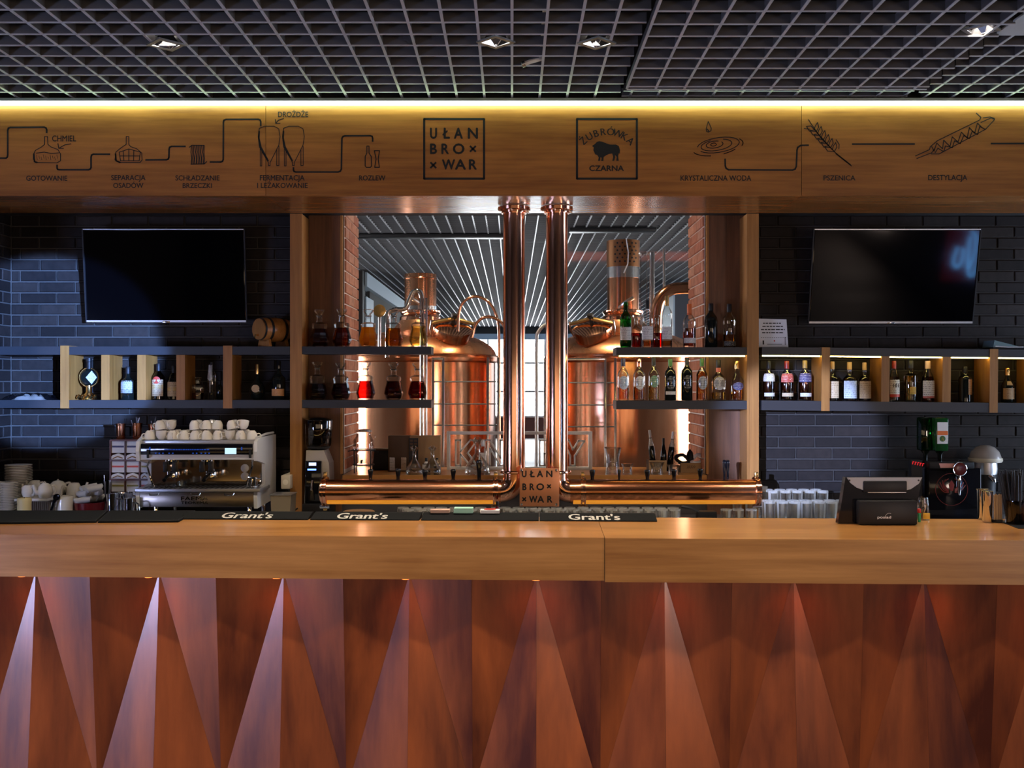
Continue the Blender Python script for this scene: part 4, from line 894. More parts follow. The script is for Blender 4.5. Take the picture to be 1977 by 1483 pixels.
for px, top, wd, st, gm, liq, fill, cap, lb, lab in specs:
    Zb = ZD; t = bottle(lab, px, top, Zb, zR2, wd, st, gm, liq, fill, cap, [(.14, .22, 'lab_w', 1.0)] if px == 1294 else ([(.70, .84, 'lab_r', PI)] if px == 1387 else []), GR)
    h = wz(top, Zb)-zR2; r = sz(wd/2, Zb); shield(t, r, h, .26 if px != 1262 else .30, .58 if px != 1423 else .46, lb, .85)
GC = 'spirit bottles in the lit cells of the right shelf unit'
ZC = 6.86
def zcell(px): return zB0+rdrop(px)+.001
for px, top, wd, st, gm, liq, cap, labs, lab in [
 (1484, 697, 23, 'round', 'glass', 'brown', 'black', [(.48, .68, 'lab_w', 1.2), (.10, .19, 'lab_w', 1.0)], 'bottle with white upper label in the cell next to the post'),
 (1519, 697, 25, 'round', 'glass', 'brown', 'capred', [(.46, .68, 'lab_r', 1.2), (.10, .19, 'lab_c', 1.0)], 'bottle with red label and red cap, middle of its cell'),
 (1554, 696, 25, 'round', 'glass', 'brown', 'capyel', [(.46, .68, 'lab_n', 1.2), (.10, .19, 'lab_w', 1.0)], 'bottle with navy label and yellow cap'),
 (1607, 698, 24, 'squat', 'glass', 'brown', 'cork', [(.07, .50, 'lab_c', 1.15)], 'round shouldered bottle with large cream label beside the divider'),
 (1640, 699, 27, 'squat', 'glass', 'brown', 'cork', [(.07, .52, 'lab_b', 1.15)], 'round shouldered bottle with large pale blue label'),
 (1669, 700, 24, 'squat', 'glass', 'brown', 'cork', [(.07, .52, 'lab_t', 1.15)], 'round shouldered bottle with large tan label'),
 (1726, 697, 20, 'slim', 'glass', 'brown', 'capred', [(.18, .54, 'lab_w', 1.15), (.11, .18, 'redink', 1.15)], 'slim bottle with white label numbered 101 and red base band'),
 (1758, 696, 25, 'flask', 'glass', 'gold', 'black', [(.18, .36, 'lab_y', .5)], 'clear angular bottle between two labelled bottles'),
 (1791, 697, 24, 'slim', 'glass', 'brown', 'pinkc', [(.14, .52, 'lab_w', 1.15), (.09, .14, 'lab_r', 1.15)], 'tall bottle with big cream white label and pink neck'),
 (1717, 715, 22, 'slim', 'glass', 'brown', 'black', [(.2, .5, 'lab_c', 1.1)], 'half hidden bottle behind the 101 bottle'),
 (1863, 708, 25, 'tall', 'glassdark', None, 'black', [], 'dark bottle with side facing orange label alone in its cell'),
 (1945, 711, 24, 'bell', 'glassdark', None, 'brass', [(.10, .42, 'lab_t', 1.1), (.50, .62, 'cork', .5)], 'bottle with bronze label and gold neck in the last cell')]:
    zz = ZC+.085 if px == 1717 else ZC
    t = bottle(lab, px, top, zz, zcell(px), wd, st, gm, liq, .62, cap, labs, GC)
    if px == 1726:
        text('101', -.017, .017, .095, .118, -sz(10, ZC)*1.05, M['ink'], t, bold=.0008)
    if px == 1863:
        b = MB().lathe([(sz(12.6, ZC), .05), (sz(12.6, ZC), .155)], 8, None, -PI/2+.1, -PI/2+1.2); b.build('paper_label', M['lab_o'], t)
# items on the left unit
GL = 'bottles in the cells of the left shelf unit'
zL2 = zS2+.001
t = thing('bottle', 'round flat bottle with pale blue diamond label and gold ring, behind the first divider', 'bottle', (wx(172, ZD), ZD, zL2), GL)
RY = Matrix.Translation((0, 0, .15)) @ Matrix.Rotation(PI/2, 4, 'X')
MB().lathe([(.0001, -.028), (.045, -.026), (.060, -.012), (.063, 0), (.060, .012), (.045, .026), (.0001, .028)], 28, RY).build('body', M['glassdark'], t)
MB().lathe([(.064, -.006), (.068, 0), (.064, .006)], 28, RY).build('ring', M['brass'], t)
MB().lathe([(.016, .205), (.016, .255), (.020, .258), (.020, .28), (.0001, .282)], 12).build('neck', M['black'], t)
MB().prism([(-.01, .15), (.03, .105), (.064, .15), (.03, .195)], -.031, -.029).build('paper_label', M['lab_b'], t, smooth=False)
MB().lathe([(.05, 0), (.045, .02), (.02, .05), (.02, .095)], 12).build('stand', M['brass'], t)
b = MB()
for k in range(5): b.tube([((k-2)*.028, -.05, .012), ((k-2)*.028+.014, -.055, .03)], .010, 6)
b.build('stand_foot', M['brass'], t)
bottle('dark bottle with grey label in the cell right of the diamond labelled bottle', 247, 708, ZD, zL2, 26, 'squat', 'glassdark', None, 0, 'black', [(.20, .58, 'lab_s', 1.0), (.20, .30, 'lab_w', 1.0)], GL)
t = bottle('bottle with red sun and yellow label between two oak dividers', 306, 702, ZD, zL2, 24, 'round', 'glasssmoke', 'brown', .6, 'black', [(.10, .56, 'lab_c', 1.1), (.30, .42, 'lab_y', 1.12)], GL)
shield(t, sz(12.2, ZD), wz(702, ZD)-zL2, .44, .64, 'redink', .6)
bottle('bottle with yellow label half hidden behind an oak divider', 336, 706, ZD, zL2, 24, 'round', 'glasssmoke', 'brown', .6, 'black', [(.10, .52, 'lab_t', 1.1), (.26, .36, 'lab_y', 1.12)], GL)
bottle('short cut glass decanter in the dark cell', 382, 728, ZD, zL2, 24, 'flask', 'glass', 'brown', .3, 'stopper', [], GL, 8, 'decanter')
t = bottle('tall clear bottle with engraved feather in the dark cell', 409, 699, ZD, zL2, 16, 'tall', 'glass', None, 0, 'black', [], GL)
b = MB()
for k in range(9): b.tube([(-.004, -.030, .13+k*.011), (-.022+.001*k, -.026, .145+k*.011)], .0013, 4); b.tube([(-.004, -.030, .13+k*.011), (.012, -.028, .145+k*.011)], .0013, 4)
b.tube([(-.004, -.0295, .05), (-.004, -.0295, .235)], .0015, 4); b.build('feather_print', M['paper'], t)
bottle('slim dark bottle at the divider of the dark cell', 424, 735, ZD+.04, zL2, 12, 'tall', 'glassdark', None, 0, 'black', [], GL)
t = bottle('onion shaped cognac bottle with round dark medallion', 497, 703, ZD, zL2, 30, 'onion', 'glassdark', None, 0, 'brass', [], GL, capz=.80)
MB().lathe([(.0001, 0), (.026, 0), (.026, .006), (.0001, .008)], 20, Matrix.Translation((0, -.052, .075)) @ Matrix.Rotation(PI/2, 4, 'X')).build('medallion', M['lab_t'], t)
bottle('long necked bottle with wooden label next to the post', 538, 697, ZD, zL2, 26, 'squat', 'glassdark', None, 0, 'blackgloss', [(.10, .28, 'lab_o', 1.1)], GL)
t = thing('folded_cloth', 'crumpled black and pale cloth lying in the first shelf cell', 'cloth', (wx(62, 6.85), 6.85, zL2))
def crumple(b, x0, x1, y0, y1, h, nx=14, ny=7, seed=1):
    rnd = random.Random(seed); vs = []; fs = []
    for j_ in range(ny):
        for i_ in range(nx):
            u, v = i_/(nx-1), j_/(ny-1); e_ = min(u, 1-u, v, 1-v)*4
            vs.append((x0+(x1-x0)*u, y0+(y1-y0)*v, max(.002, min(1, e_)*h*(.45+.55*rnd.random())) if e_ > 0 else .0))
    for j_ in range(ny-1):
        for i_ in range(nx-1): a = j_*nx+i_; fs.append((a, a+1, a+nx+1, a+nx))
    return b.add(vs, fs)
crumple(MB(), -.20, .18, -.07, .09, .05, seed=3).build('dark_fold', M['blackgloss'], t)
crumple(MB(), -.10, .13, -.085, .0, .04, seed=5).build('pale_fold', pr('dull_plastic', (.22,.20,.18), .5), t)
# little barrel
t = thing('wooden_barrel', 'small oak barrel with dark hoops and a tap on the left shelf top', 'barrel', (wx(528, 6.86), 6.86, wz(669, ZS)+.001)); t.rotation_euler = (0, 0, -.70)
RB = Matrix.Translation((0, 0, .115)) @ Matrix.Rotation(PI/2, 4, 'X')
MB().lathe([(.070, -.12), (.078, -.08), (.084, 0), (.078, .08), (.070, .12)], 26, RB).build('staves', M['oak_top'], t)
MB().lathe([(.0001, .112), (.058, .112), (.060, .12), (.070, .122)], 26, RB).build('front_head', M['oak_post'], t); MB().lathe([(.0001, -.112), (.070, -.12)], 26, RB).build('back_head', M['oak_post'], t)
for z in (-.105, -.055, .055, .105): MB().lathe([(.0745-abs(z)*.0+(.006 if abs(z) < .08 else -.001), z-.010), (.0755+(.006 if abs(z) < .08 else -.001), z+.010)], 26, RB).build('hoop', M['black'], t)
MB().tube([(0, -.11, .075), (0, -.145, .075), (0, -.15, .055)], .006, 8).build('spigot', M['brass'], t)
for s in (-1, 1): MB().prism([(-.065, 0), (.065, 0), (.05, .05), (.03, .036), (-.03, .036), (-.05, .05)], s*.07-.01, s*.07+.01).build('cradle', M['oak_post'], t, smooth=False)
# paper notice
t = thing('notice_card', 'white printed card leaning beside the right post on the shelf top', 'card', (wx(1494, 6.85), 6.85, zT0+rdrop(1494)+.001)); t.rotation_euler = (-.06, 0, 0)
hh = sz(56, 6.85)
MB().prism([(-.100, 0), (.098, 0), (.088, hh*.97), (-.102, hh)], 0, .003).build('paper', M['paper'], t, smooth=False)
b = MB()
for k, (a, c_) in enumerate(((-.07, .05), (-.075, .065), (-.085, .075), (-.078, .068))):
    x = a
    while x < c_: l = random.uniform(.010, .028); b.box(x, min(x+l, c_), -.0012, -.0006, hh*(.82-k*.11), hh*(.82-k*.11)+.007); x += l+.005
for k in range(14): b.box(-.085+k*.0125, -.079+k*.0125, -.0012, -.0006, hh*.33, hh*.33+.004)
b.box(-.075, -.065, -.0012, -.0006, hh*.10, hh*.24); b.box(.075, .079, -.0012, -.0006, hh*.08, hh*.36); b.box(-.045, .055, -.0012, -.0006, hh*.10, hh*.10+.003)
b.build('print', M['ink'], t, smooth=False)
MB().box(.0, .008, -.0014, -.0006, hh*.20, hh*.25).build('red_mark', M['redink'], t, smooth=False)
t = thing('black_folder', 'black folder with a lifted teal corner on the right shelf top', 'folder', (wx(1938, 6.86), 6.86, zT0+rdrop(1938)+.004))
MB().cbox(-.10, .20, -.06, .10, 0, .012, .003).build('cover', M['black'], t)
MB().add([(-.10, -.06, .012), (-.09, -.06, .058), (.09, -.058, .013), (-.10, .10, .012), (-.09, .10, .06), (.09, .10, .013)], [(0,2,1),(1,2,5,4),(3,4,5),(0,1,4,3)]).build('lifted_corner', pr('teal_paper', (.12,.20,.21), .5), t, smooth=False)
MB().tube([(-.085, -.062, .018), (.0, -.066, .012), (.10, -.064, .013)], .004, 6).build('elastic', M['paper'], t)
# ================================================================ coffee machine
ZM = 6.36                                           # front of the machine
BZ = BARZ+.001
mx0, mx1 = wx(263, ZM), wx(497, ZM); MW = mx1-mx0
cm = thing('espresso_machine', 'white and steel two group espresso machine loaded with cups', 'coffee machine', ((mx0+mx1)/2, ZM, BZ))
hw = MW/2; MD = .50
ty = lambda py: wz(py, ZM)-BZ                        # pixel row -> height on the machine
side = [(0, ty(982)), (MD, ty(978)), (MD, ty(846)), (.06, ty(846)), (.0, ty(852)), (-.012, ty(872)), (.0, ty(890)), (.05, ty(892)), (.20, ty(900)), (.20, ty(940)), (.0, ty(946)), (-.006, ty(960))]
for s in (-1, 1):
    x = s*hw; MB().xprism(side, min(x, x-s*.022), max(x, x-s*.022)).build('side_panel', M['whitepaint'], cm, smooth=False)
inx = hw-.023
MB().xprism([(.012, ty(979)), (.45, ty(976)), (.45, ty(950)), (.012, ty(950))], -inx, inx).build('base', M['steel_r'], cm, smooth=False)
fp = MB().cbox(-inx, inx, -.002, .010, ty(979), ty(951), .003).build('front_panel', pr('satin_brown_steel', (.36,.31,.27), .3, 1), cm)
cxm = (mx0+mx1)/2
text('FAEMA', wx(350, ZM)-cxm, wx(402, ZM)-cxm, ty(966), ty(959), -.0025, M['chrome'], fp, bold=.0008, thick=.002); text('TEOREMA', wx(350, ZM)-cxm, wx(402, ZM)-cxm, ty(973), ty(968), -.0025, M['chrome'], fp, bold=.0006, thick=.002)
MB().cbox(-hw-.002, hw+.02, -.016, .24, ty(950), ty(943), .003).build('drip_tray', M['steel_r'], cm)
g_ = MB()
for k in range(22): g_.box(-inx+.02+k*.032, -inx+.03+k*.032, .0, .2, ty(943), ty(943)+.002)
g_.build('drip_grate', M['black'], cm, smooth=False)
MB().box(-inx, inx, .205, .22, ty(944), ty(888)).build('splash_back', pr('dark_mirror_steel', (.34,.27,.20), .12, 1), cm)
MB().box(-inx, inx, .22, .46, ty(950), ty(862)).build('boiler_housing', M['black'], cm)
up = MB().cbox(-inx, inx, .004, .46, ty(888), ty(858), .004).build('upper_body', M['whitepaint'], cm)
MB().cbox(-inx+.006, inx-.006, -.008, .008, ty(878), ty(857), .004).build('control_panel', M['blackgloss'], cm)
dsp = MB().box(wx(435, ZM)-cxm, wx(457, ZM)-cxm, -.010, -.0085, ty(876.5), ty(865)).build('display', emis('pale_blue_screen', (.55, .80, 1.0), 1.1), cm, smooth=False)
b = MB(); bl_ = emis('blue_legend', (.05, .16, .9), .3)
x = wx(318, ZM)-cxm
while x < wx(402, ZM)-cxm: l = random.uniform(.006, .016); b.box(x, x+l, -.0092, -.0085, ty(869), ty(867)); x += l+.004
for k in (300, 307, 314, 326, 333, 372, 379, 388, 396, 403): b.box(wx(k, ZM)-cxm, wx(k+3, ZM)-cxm, -.0092, -.0085, ty(876), ty(874))
for k in (289, 466): b.box(wx(k, ZM)-cxm, wx(k+2.5, ZM)-cxm, -.0092, -.0085, ty(869), ty(863))
b.build('panel_legend', bl_, cm, smooth=False)
MB().cbox(-hw+.01, hw-.01, .03, .47, ty(858), ty(850), .004).build('cup_tray', M['steel_r'], cm)
for s in (-1, 1): MB().tube([(s*(hw-.015), .04, ty(846)), (s*(hw-.012), .25, ty(842)), (s*(hw-.012), .47, ty(842))], .008, 8).build('cup_rail', M['whitepaint'], cm)
for px in (322, 392):
    x = wx(px, ZM)-cxm
    g = MB().lathe([(.036, ty(899)), (.040, ty(894)), (.040, ty(888))], 20, Matrix.Translation((x, .10, 0))).build('group_head', M['chrome'], cm)
for px in (318, 335, 388, 405):
    x = wx(px, ZM)-cxm; MB().cbox(x-.012, x+.012, .0, .05, ty(912), ty(892), .004).build('group_button_block', M['black'], cm)
for px in (322, 398):
    x = wx(px, ZM)-cxm; pf_ = MB().lathe([(.034, ty(925)), (.036, ty(915)), (.034, ty(913)), (.0001, ty(913))], 18, Matrix.Translation((x, .12, 0))).build('portafilter', M['chrome'], cm)
    MB().tube([(x, .085, ty(918)), (x, .0, ty(922)), (x, -.05, ty(926))], [.010, .013, .012], 10).build('handle', M['blackgloss'], pf_)
for px, s in ((287, 1), (484, -1)):
    x = wx(px, ZM)-cxm; MB().tube([(x, .04, ty(885)), (x-s*.01, .0, ty(900)), (x+s*.02, .0, ty(930)), (x+s*.03, .01, ty(940))], .006, 8).build('steam_wand', M['chrome'], cm)
    MB().tube([(x, -.012, ty(884)), (x, -.016, ty(868))], .008, 8).build('steam_lever', M['black'], cm)
for py in (909, 925):
    MB().lathe([(.0001, 0), (.026, 0), (.026, -.008), (.0001, -.010)], 20, Matrix.Translation((wx(457, ZM)-cxm, .20, ty(py))) @ Matrix.Rotation(-PI/2, 4, 'X')).build('gauge', M['steel_r'], cm)
for px in (298, 378, 443):
    x = wx(px, ZM)-cxm; MB().tube([(x-.03, -.004, ty(952)), (x-.025, -.014, ty(956)), (x+.025, -.014, ty(956)), (x+.03, -.004, ty(952))], .003, 6).build('tray_handle', M['chrome'], cm)
for x in (-hw+.11, hw-.06):
    for y in (.04, .40): MB().lathe([(.018, 0), (.022, .008), (.016, .02), (.016, ty(980)+.004)], 14, Matrix.Translation((x, y, 0))).build('foot', M['chrome'], cm)
# small steel jug and shot glasses standing on the drip tray
t = thing('milk_jug', 'small steel milk jug on the drip tray', 'jug', (wx(484, ZM), ZM+.06, BZ+ty(943)+.003)); MB().lathe([(.0001, 0), (.028, 0), (.030, .01), (.026, .05), (.028, .062), (.025, .062), (.023, .05), (.024, .01), (.0001, .006)], 18).build('body', M['chrome'], t); MB().tube([(.026, 0, .055), (.045, 0, .05), (.045, 0, .02), (.028, 0, .012)], .004, 6).build('handle', M['chrome'], t)
for px, w_, lab in ((323, .034, 'low glass dish on the drip tray'), (346, .028, 'small glass cup on the drip tray')):
    t = thing('glass_cup', lab, 'glass', (wx(px, ZM), ZM+.05, BZ+ty(943)+.003)); h_ = .02 if w_ > .03 else .038
    MB().lathe([(.0001, 0), (w_*.9, 0), (w_, h_), (w_*.92, h_), (w_*.8, .006), (.0001, .005)], 16).build('bowl', M['glass'], t); MB().lathe([(w_*.75, .005), (w_*.8, .008), (.0001, .008)], 16).build('rim', M['glass'], t)
# cups heaped on the machine
cupm = MB().lathe([(.0165, 0), (.0175, .003), (.024, .009), (.0315, .026), (.0335, .056), (.0320, .056), (.0295, .028), (.022, .012), (.0001, .008)], 20).mesh('cup_bowl', M['white'])
hanm = MB().tube(smoothpath([(.032, 0, .046), (.049, 0, .048), (.053, 0, .033), (.044, 0, .020), (.029, 0, .021)], 4), .0042, 6).mesh('cup_handle', M['white'])
cup0 = None
zt0 = BZ+ty(850)+.001
rows_ = [([289+i*22 for i in range(10)], .075, 0, 'front row'), ([296+i*22 for i in range(9)], .155, 0, 'middle row'), ([300+i*22 for i in range(9)], .235, 0, 'back row'),
         ([308, 331, 375, 398, 421, 446, 470], .115, 1, 'upper layer'), ([318, 386, 410, 452], .20, 1, 'topmost layer')]
for pxs, dy, lv, nm in rows_:
    for i, px in enumerate(pxs):
        Zc = ZM+dy; flip = PI if (i*7+int(dy*100)) % 5 != 3 else 0
        if lv == 0: flip = PI if (i+int(dy*50)) % 6 != 4 else 0
        zz = zt0+(.0565 if flip else 0)+lv*.0585
        lab = 'white cup heaped on the espresso machine, %s from left in the %s' % (ORD[i], nm)
        if cup0 is None:
            cup0 = thing('coffee_cup', lab, 'cup', (0, 0, 0), 'white cups heaped on the espresso machine'); link('bowl', cupm, cup0); link('handle', hanm, cup0); o = cup0
        else: o = dup(cup0, (0, 0, 0), 0, lab)
        tl = (random.uniform(-.12, .12), random.uniform(-.3, .3)) if lv else (0, 0)
        hd = random.choice([-1.57, -2.2, -.6, .2, 3.0, 2.6])+random.uniform(-.3, .3)
        o.location = (wx(px+random.uniform(-.4, .4), Zc), Zc+random.uniform(-.004, .004), zz+(.004 if lv else 0)); o.rotation_euler = (flip+tl[0], tl[1], hd)
# ---------------------------------------------------------------- tea drawers with copper tumblers
ZT = 6.62
x0t, x1t = wx(213, ZT), wx(288, ZT)
td = thing('tea_chest', 'brown open tea chest with nine packets of tea bags', 'tea chest', ((x0t+x1t)/2, ZT, BZ)); hx = (x1t-x0t)/2; topz = wz(850, ZT)-BZ
fr_ = M['maroon']; wood_ = grain('red_brown_wood', (.05,.012,.008), (.14,.035,.02), 'x', 3, .4)
MB().box(-hx, hx, .16, .17, 0, topz).build('back', wood_, td, smooth=False)
cols = [-hx, wx(241.5, ZT)-(x0t+x1t)/2, wx(269.5, ZT)-(x0t+x1t)/2, hx]
rws = [topz, wz(889, ZT)-BZ, wz(926, ZT)-BZ, wz(963, ZT)-BZ, 0]
for x in cols: MB().box(x-.004, x+.004, -.004, .16, 0, topz).build('upright', wood_, td, smooth=False)
for z in rws: MB().box(-hx, hx, -.005, .16, max(z-.006, 0), z+(.004 if z else .006)).build('divider', wood_, td, smooth=False)
strip = [['navy', 'navy', 'olive'], ['redink', 'redink', 'olive'], ['olive', 'olive', 'redink'], ['olive', 'navy', 'redink']]
for r_ in range(3):
    for c_ in range(3):
        a, b_ = cols[c_]+.006, cols[c_+1]-.006; z1, z0 = rws[r_]-.008, rws[r_+1]+.006; w_ = b_-a; h_ = z1-z0
        pk = MB().prism([(a, z0), (b_, z0), (b_, z0+h_*.16), (b_-w_*.1, z0+h_*.24), ((a+b_)/2, z0+h_*.34), (a+w_*.1, z0+h_*.24), (a, z0+h_*.16)], .0, .02).build('tea_packet', M['paper'], td, smooth=False)
        MB().box(a, b_, .006, .02, z0+h_*.36, z1).build('packet_front', M['paper'], pk, smooth=False)
        MB().box(a+.004, b_-.004, .004, .006, z0+h_*.66, z0+h_*.76).build('colour_strip', M[strip[r_][c_]], pk, smooth=False)
        MB().tube([(a+.01, -.001, z0+h_*.05), ((a+b_)/2, -.003, z0+h_*.17), (b_-.01, -.001, z0+h_*.07)], .004, 6).build('tea_bags', M['card'], pk)
for i, (px, top) in enumerate(((233, 818), (265, 817), (296, 819))):
    t = thing('copper_tumbler', 'copper tumbler on the tea chest, %s' % ('farthest from the coffee machine', 'middle one holding cutlery', 'partly behind the cup heap')[i], 'tumbler', (wx(px, ZT+.06), ZT+.06, BZ+topz+.005), 'copper tumblers on the tea chest')
    h_ = wz(top, ZT+.06)-BZ-topz-.005
    MB().lathe([(.0001, 0), (.026, 0), (.028, .004), (.030, h_*.8), (.034, h_), (.031, h_), (.027, h_*.8), (.0001, .01)], 20).build('cup', M['copper_h'], t)
    MB().lathe([(.031, h_*.15), (.0318, h_*.17), (.031, h_*.19)], 20).build('band', M['copper'], t)
    if i:
        for k in range(5): MB().tube([(random.uniform(-.015, .015), random.uniform(-.015, .015), .02), (random.uniform(-.03, .03), random.uniform(-.03, .02), h_+random.uniform(.02, .05))], .0022, 5).build('stirrer', M['steel'], t)
# ---------------------------------------------------------------- crockery on the left
ZK = 6.62
def plates(px, ptop, pbot_n, wpx, Z, lab, n):
    top = wz(ptop, Z); r = sz(wpx/2, Z); step = .0105
    pm = MB().lathe([(.0001, 0), (r*.55, 0), (r*.6, .003), (r, .013), (r*.99, .0155), (r*.6, .007), (.0001, .006)], 28).mesh('plate', M['white'])
    n = int((top-BZ)/step)
    for k in range(n):
        o = link('plate', pm, None, (wx(px, Z)+random.uniform(-.0015, .0015), Z, BZ+k*step))
        tag(o, 'white saucer, %s from the top of the %s' % (ORD[n-k-1], lab), 'saucer', 'white saucers in the '+lab)
plates(36, 898, 0, 50, 6.72, 'tall saucer stack by the left wall', 0)
plates(16, 931, 0, 36, 6.50, 'low saucer stack in front', 0)
plates(-8, 932, 0, 34, 6.50, 'saucer stack cut by the frame edge', 0)
def teapot(px, ptop, pbot, wpx, Z, rot, lab, lid=True, i=0):
    h_ = sz(pbot-ptop, Z); r = sz(wpx/2, Z); zb_ = wz(pbot, Z)
    t = thing('teapot', lab, 'teapot', (wx(px, Z), Z, max(zb_, BZ)), 'white teapots on the back bar', rot)
    MB().lathe([(.0001, 0), (r*.72, 0), (r*.80, .006), (r*.98, h_*.30), (r, h_*.45), (r*.90, h_*.78), (r*.62, h_*.95), (r*.58, h_*.97), (r*.55, h_*.95), (.0001, h_*.95)], 24).build('body', M['white'], t)
    if lid: MB().lathe([(r*.56, h_*.955), (r*.50, h_*1.0), (r*.2, h_*1.06), (r*.10, h_*1.07), (r*.14, h_*1.12), (.0001, h_*1.15)], 20).build('lid', M['white'], t)
    MB().tube(smoothpath([(r*.85, 0, h_*.35), (r*1.25, 0, h_*.50), (r*1.42, 0, h_*.80), (r*1.60, 0, h_*.98)], 4), [.014]*4+[.011]*4+[.008]*5, 10).build('spout', M['white'], t)
    MB().tube(smoothpath([(-r*.85, 0, h_*.80), (-r*1.30, 0, h_*.85), (-r*1.48, 0, h_*.55), (-r*1.25, 0, h_*.25), (-r*.9, 0, h_*.22)], 4), .007, 8).build('handle', M['white'], t)
    return t
ledge = tag(MB().cbox(wx(40, 6.55), wx(104, 6.55), 6.46, 6.72, wz(968, 6.46), wz(963, 6.46), .003).build('serving_tray', M['whitepaint']), 'white tray carrying the teapots beside the saucers', 'tray')
tz = 962.5
ZA = 6.56
def zpix(Z): return CY+(CAMH-(wz(963, 6.46)+.001))*F/Z
teapot(55, 936, zpix(6.53), 25, 6.53, 2.6, 'white teapot with handle out, first from the saucer stack', False)
teapot(87, 934, zpix(6.51), 28, 6.51, -2.4, 'white teapot in the middle of the tray, partly hiding another')
teapot(68, 927, zpix(6.68), 27, 6.68, 2.9, 'white teapot at the back of the tray by the saucers', False)
teapot(112, 929, zpix(6.70), 32, 6.70, 3.5, 'white teapot at the back of the tray with spout raised')
sb = thing('box_stand', 'grey box under the teapot tray', 'box', (wx(72, 6.58), 6.58, BZ))
MB().box(-.10, .10, -.05, .10, 0, wz(968, 6.46)-BZ-.001).build('box_body', pr('grey_ribbed_card', (.25,.22,.18), .8, var=.3), sb)
b = MB()
for k in range(16): b.box(-.098+k*.0125, -.092+k*.0125, -.054, -.05, .002, wz(970, 6.46)-BZ)
b.build('ribs', M['card_d'], sb, smooth=False)
t = thing('box_stand', 'pale low box right of the tray carrying one teapot', 'box', (wx(144, 6.68), 6.68, BZ)); hb_ = .085
MB().cbox(-.07, .07, -.06, .06, 0, hb_, .003).build('box_body', M['card_d'], t); MB().box(-.06, .06, -.062, -.06, .01, hb_-.01).build('box_label', M['card'], t)
teapot(143, 931, CY+(CAMH-BZ-hb_-.001)*F/6.68, 30, 6.68, .35, 'white teapot with raised spout behind the napkin bowl', False)
t = thing('mug', 'large plain white mug in front of the teapots', 'mug', (wx(125, 6.40), 6.40, BZ)); h_ = wz(957, 6.42)-BZ
MB().lathe([(.0001, 0), (.042, 0), (.050, .010), (.054, h_*.5), (.052, h_), (.048, h_), (.050, h_*.5), (.0001, .012)], 24).build('body', M['white'], t); MB().tube(smoothpath([(-.05, 0, h_*.8), (-.078, 0, h_*.75), (-.080, 0, h_*.4), (-.05, 0, h_*.2)], 4), .006, 8).build('handle', M['white'], t)
t = thing('wax_candle', 'thick yellow candle with melted rim by the saucers', 'candle', (wx(47, 6.33), 6.33, BZ)); h_ = wz(961, 6.33)-BZ
MB().lathe([(.0001, 0), (.041, 0), (.042, .01), (.041, h_*.8), (.043, h_*.93), (.038, h_), (.034, h_*.97), (.0001, h_*.9)], 18).build('wax_body', M['wax'], t); MB().tube([(0, 0, h_*.9), (.002, 0, h_*1.02)], .002, 5).build('wick', M['black'], t)
t = thing('ladle', 'black plastic ladle leaning up beside the mug', 'ladle', (wx(92, 6.33), 6.33, BZ)); hl = wz(952, 6.33)-BZ
MB().tube([(-.01, 0, 0), (.02, 0, hl*.45), (.045, 0, hl*.80)], [.008, .009, .012], 8).build('handle', M['blackgloss'], t)
MB().lathe([(.0001, -.022), (.016, -.016), (.022, 0), (.020, 0), (.014, -.013), (.0001, -.018)], 16, Matrix.Translation((.055, 0, hl*.88)) @ Matrix.Rotation(1.2, 4, 'X')).build('bowl', M['blackgloss'], t)
t = thing('maroon_bowl', 'maroon glazed bowl filled with rolled napkins', 'bowl', (wx(173, 6.44), 6.44, BZ)); h_ = wz(969, 6.44)-BZ
MB().lathe([(.0001, 0), (.075, 0), (.080, .01), (.094, h_), (.090, h_), (.076, .016), (.0001, .014)], 28).build('bowl_body', M['maroon'], t)
MB().prism([(-.03, .015), (.03, .015), (.02, .05), (-.02, .05)], -.092, -.086).build('crest', M['brass'], t, smooth=False)
for i, (dx, dz, rz, dy) in enumerate([(-.02, .0, .25, -.05), (.0, .0, .2, .0), (.02, .0, .25, .05), (-.03, .037, -.5, -.02), (.03, .037, -.45, .02), (-.005, .074, .7, .0), (.045, .074, .7, -.04)]):
    o = MB().tube([(-.05, 0, 0), (-.045, 0, .004), (.045, 0, .004), (.05, 0, 0)], [.012, .022, .022, .012], 12).build('rolled_napkin', M['cloth']); o.location = (wx(173, 6.44)+dx, 6.44+dy, BZ+h_+.012+dz); o.rotation_euler = (0, -.15, rz)
    tag(o, 'white rolled napkin in the maroon bowl, %s from the bottom of the pile' % ORD[i], 'napkin', 'rolled napkins in the maroon bowl')
t = thing('cutlery_jar', 'tall jar of thin bar spoons beside the tea chest', 'jar', (wx(206, 6.58), 6.58, BZ)); h_ = .12
MB().lathe([(.0001, 0), (.03, 0), (.032, h_), (.029, h_), (.027, .006), (.0001, .005)], 18).build('jar_body', M['steel_r'], t)
for k in range(8): a = random.uniform(-.03, .03); MB().tube([(a*.4, 0, .01), (a, random.uniform(-.02, .02), .26+random.uniform(-.05, .05))], .003, 5).build('spoon', M['steel'], t)
